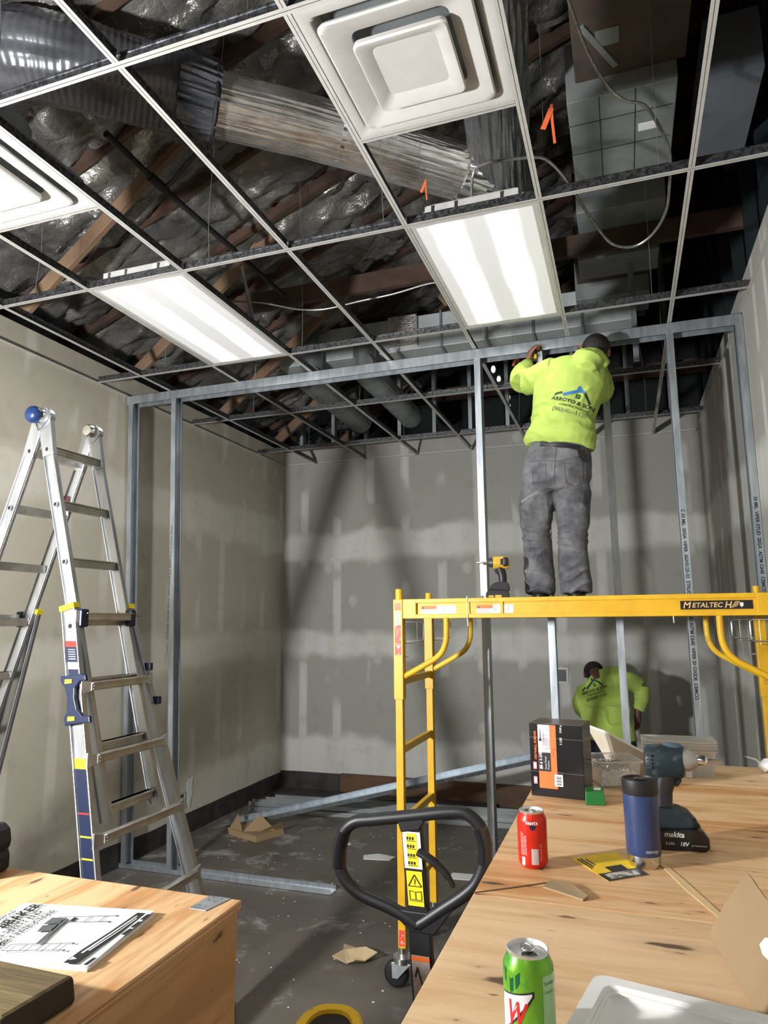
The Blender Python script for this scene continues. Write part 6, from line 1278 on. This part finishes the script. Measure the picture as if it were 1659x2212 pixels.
def jeans2(m):
    loft(m, [((-0.16,5.98,0.68),(0.165,0,0),(0,0.12,0)),((-0.16,5.975,0.78),(0.182,0,0),(0,0.135,0)),((-0.165,5.985,0.90),(0.175,0,0),(0,0.122,0))])
    for k, x in ((-1,-0.30),(1,-0.03)): limb(m, [(-0.16+k*0.085,5.98,0.76),(x,6.03,0.62),(x+k*0.01,6.05,0.47),(x,5.98,0.28),(x,5.945,0.08)], [0.108,0.098,0.080,0.074,0.070], 22)
fuse('dark_jeans', jeans2, 0.009, M_JEAND, W2, 3, wr=0.004, wfreq=9)
def boots2(m):
    for x in (-0.30,-0.03): m.rings([[V(x+0.048*math.cos(2*PI*i/24), 5.98+0.13*math.sin(2*PI*i/24), z) for i in range(24)] for z in (0.001,0.028)]); limb(m, [(x,6.05,0.04),(x,5.98,0.055),(x,5.91,0.055)], [0.038,0.046,0.045]); limb(m, [(x,5.93,0.05),(x,5.94,0.13)], [0.050,0.048])
fuse('work_boots', boots2, 0.008, M_BLACK, W2, 1)
def cap2(m):
    c = V(-0.295,6.40,1.335); f = V(-0.1,0.85,-0.45).normalized(); u = V(-0.05,0.4,0.9).normalized(); r = f.cross(u).normalized(); u = r.cross(f); rot = Matrix((r, f, u)).transposed()
    m.ell(c+u*0.032, (0.085,0.101,0.083), 24, 16, rot); m.ell(c-f*0.045, (0.07,0.05,0.06), 20, 12, rot)
fuse('knit_cap', cap2, 0.007, mat('black_knit', (0.008,0.007,0.007), 0.9, ns=90, bump=0.5, bs=160), W2, 2)
back_print(H2, W2, (-0.285,5.9,1.222), (math.cos(0.34),0,math.sin(0.34)), (-math.sin(0.34),0,math.cos(0.34)), 0.80, ham=mat('print_teal', (0.02,0.09,0.09)), ink=mat('print_black', (0.02,0.025,0.02), 0.7), pale=mat('print_black', (0.02,0.025,0.02), 0.7))

# ------------------------------------------------------------------ pieces that belong to a part sit under that part
def centre(o):
    bb = [V(q) for q in o.bound_box]; return sum(bb, V(0,0,0))/8
SUB = {
 'rolling_scaffold': {'castor_wheel':'castor_plate','castor_fork':'castor_plate','stacking_pin':'platform_sleeve','warning_label':'side_rail','orange_label_band':'side_rail','diagram_label':'side_rail','label_print':'side_rail','maker_plate':'side_rail','plate_lettering':'side_rail','plate_hatching':'side_rail','shield_mark':'side_rail','clip_wire':'spring_clip','tie_cord':'side_rail','orange_sticker':'platform_sleeve','green_sticker':'platform_sleeve','warning_triangle':'platform_sleeve'},
 'folding_ladder': {'rubber_foot':'outer_rail','lock_block':'outer_rail','lock_pin':'outer_rail','yellow_band':'outer_rail','rail_bracket':'outer_rail','yellow_insert':'outer_rail','red_sticker':'outer_rail','navy_sticker':'outer_rail','sticker_line':'outer_rail','long_navy_sticker':'outer_rail','sticker_stripe':'outer_rail','yellow_sticker':'outer_rail','rail_clip':'outer_rail','rivet_ring':'inner_rail','rail_hole':'inner_rail','hinge_knob':'hinge_plate','hinge_collar':'hinge_plate','hinge_disc':'hinge_plate'},
 'fluorescent_troffer': {'earthquake_clip':'housing'},
 'air_diffuser': {'centre_plate':'cone_ring'},
 'metal_stud': {'punched_opening':'c_channel','printed_marks':'c_channel'}, 'loose_metal_stud': {'printed_marks':'c_channel'},
 'soda_can': {'pull_tab':'can_lid','mouth_opening':'can_lid','navy_badge':'can_shell','brand_print':'can_shell','small_print':'can_shell','print_panel':'can_shell','side_panel_print':'can_shell','logo_outline':'can_shell','logo_field':'can_shell','logo_letter':'can_shell','crystal_print':'can_shell'},
 'travel_mug': {'sip_button':'lid','brand_print':'painted_body'},
 'cordless_driver': {'driver_bit':'chuck_collar','battery_label':'battery','brand_print':'battery','voltage_print':'battery','small_print':'battery','vent_slots':'motor_housing','black_side_plate':'motor_housing','top_pad':'motor_housing','rear_cap':'motor_housing','lanyard_hole':'foot_housing'},
 'cordless_drill': {'driver_bit':'chuck_collar','battery_label':'battery','label_print':'battery','vent_slots':'motor_housing'},
 'screw_carton': {k:'carton_body' for k in ('orange_panel','white_panel','table_panel','black_panel','barcode_sticker','tape_edge','fold_line','carton_print','pink_logo','barcode','screw_picture')},
 'plywood_crate': {'veneer_sliver':'top_panel','ply_edge_layer':'top_panel','nail_head':'corner_plate'},
 'printed_manual': {k:'cover_page' for k in ('manual_print','black_banner','banner_line','warning_icon','logo_box','small_mark','ladder_drawing','worker_drawing')},
 'pallet_jack': {k:'handle_shaft' for k in ('white_label','yellow_label','faded_label','orange_strip','pictogram_print','warning_print','diagram_print')},
 'flyer_card': {k:'card_stock' for k in ('black_band','photo_area','white_square','black_shapes','text_line','square_print')},
 'person': {'back_print':'*','hammer_print':'*','roof_print':'*','window_print':'*','belt':'work_jeans','yoke_seam':'work_jeans','seat_seam':'work_jeans','pocket_seam':'work_jeans','hammer_loop':'work_jeans','pocket_pouch':'work_jeans'},
}
SUB['pallet_jack']['grip_sleeve'] = 'loop_handle'; SUB['pallet_jack']['steer_wheel'] = 'hydraulic_pump'; SUB['pallet_jack']['fork_roller'] = 'fork'
base = lambda o: o.name.split('.')[0]
for root in [o for o in COL.objects if o.parent is None and base(o) in SUB]:
    rules = SUB[base(root)]; kids = list(root.children)
    for k in kids:
        want = rules.get(base(k))
        if not want: continue
        cand = [q for q in kids if (base(q) in ('hoodie','long_sleeved_shirt') if want == '*' else base(q) == want)]
        if not cand: continue
        ck = centre(k)
        def gap(q):
            bb = [V(p) for p in q.bound_box]; lo = V(*(min(b[i] for b in bb) for i in range(3))); hi = V(*(max(b[i] for b in bb) for i in range(3)))
            return (V(*(max(lo[i]-ck[i], 0, ck[i]-hi[i]) for i in range(3)))).length + 0.02*(centre(q)-ck).length
        q = min(cand, key=gap); k.parent = q; k.location = -wt(q)
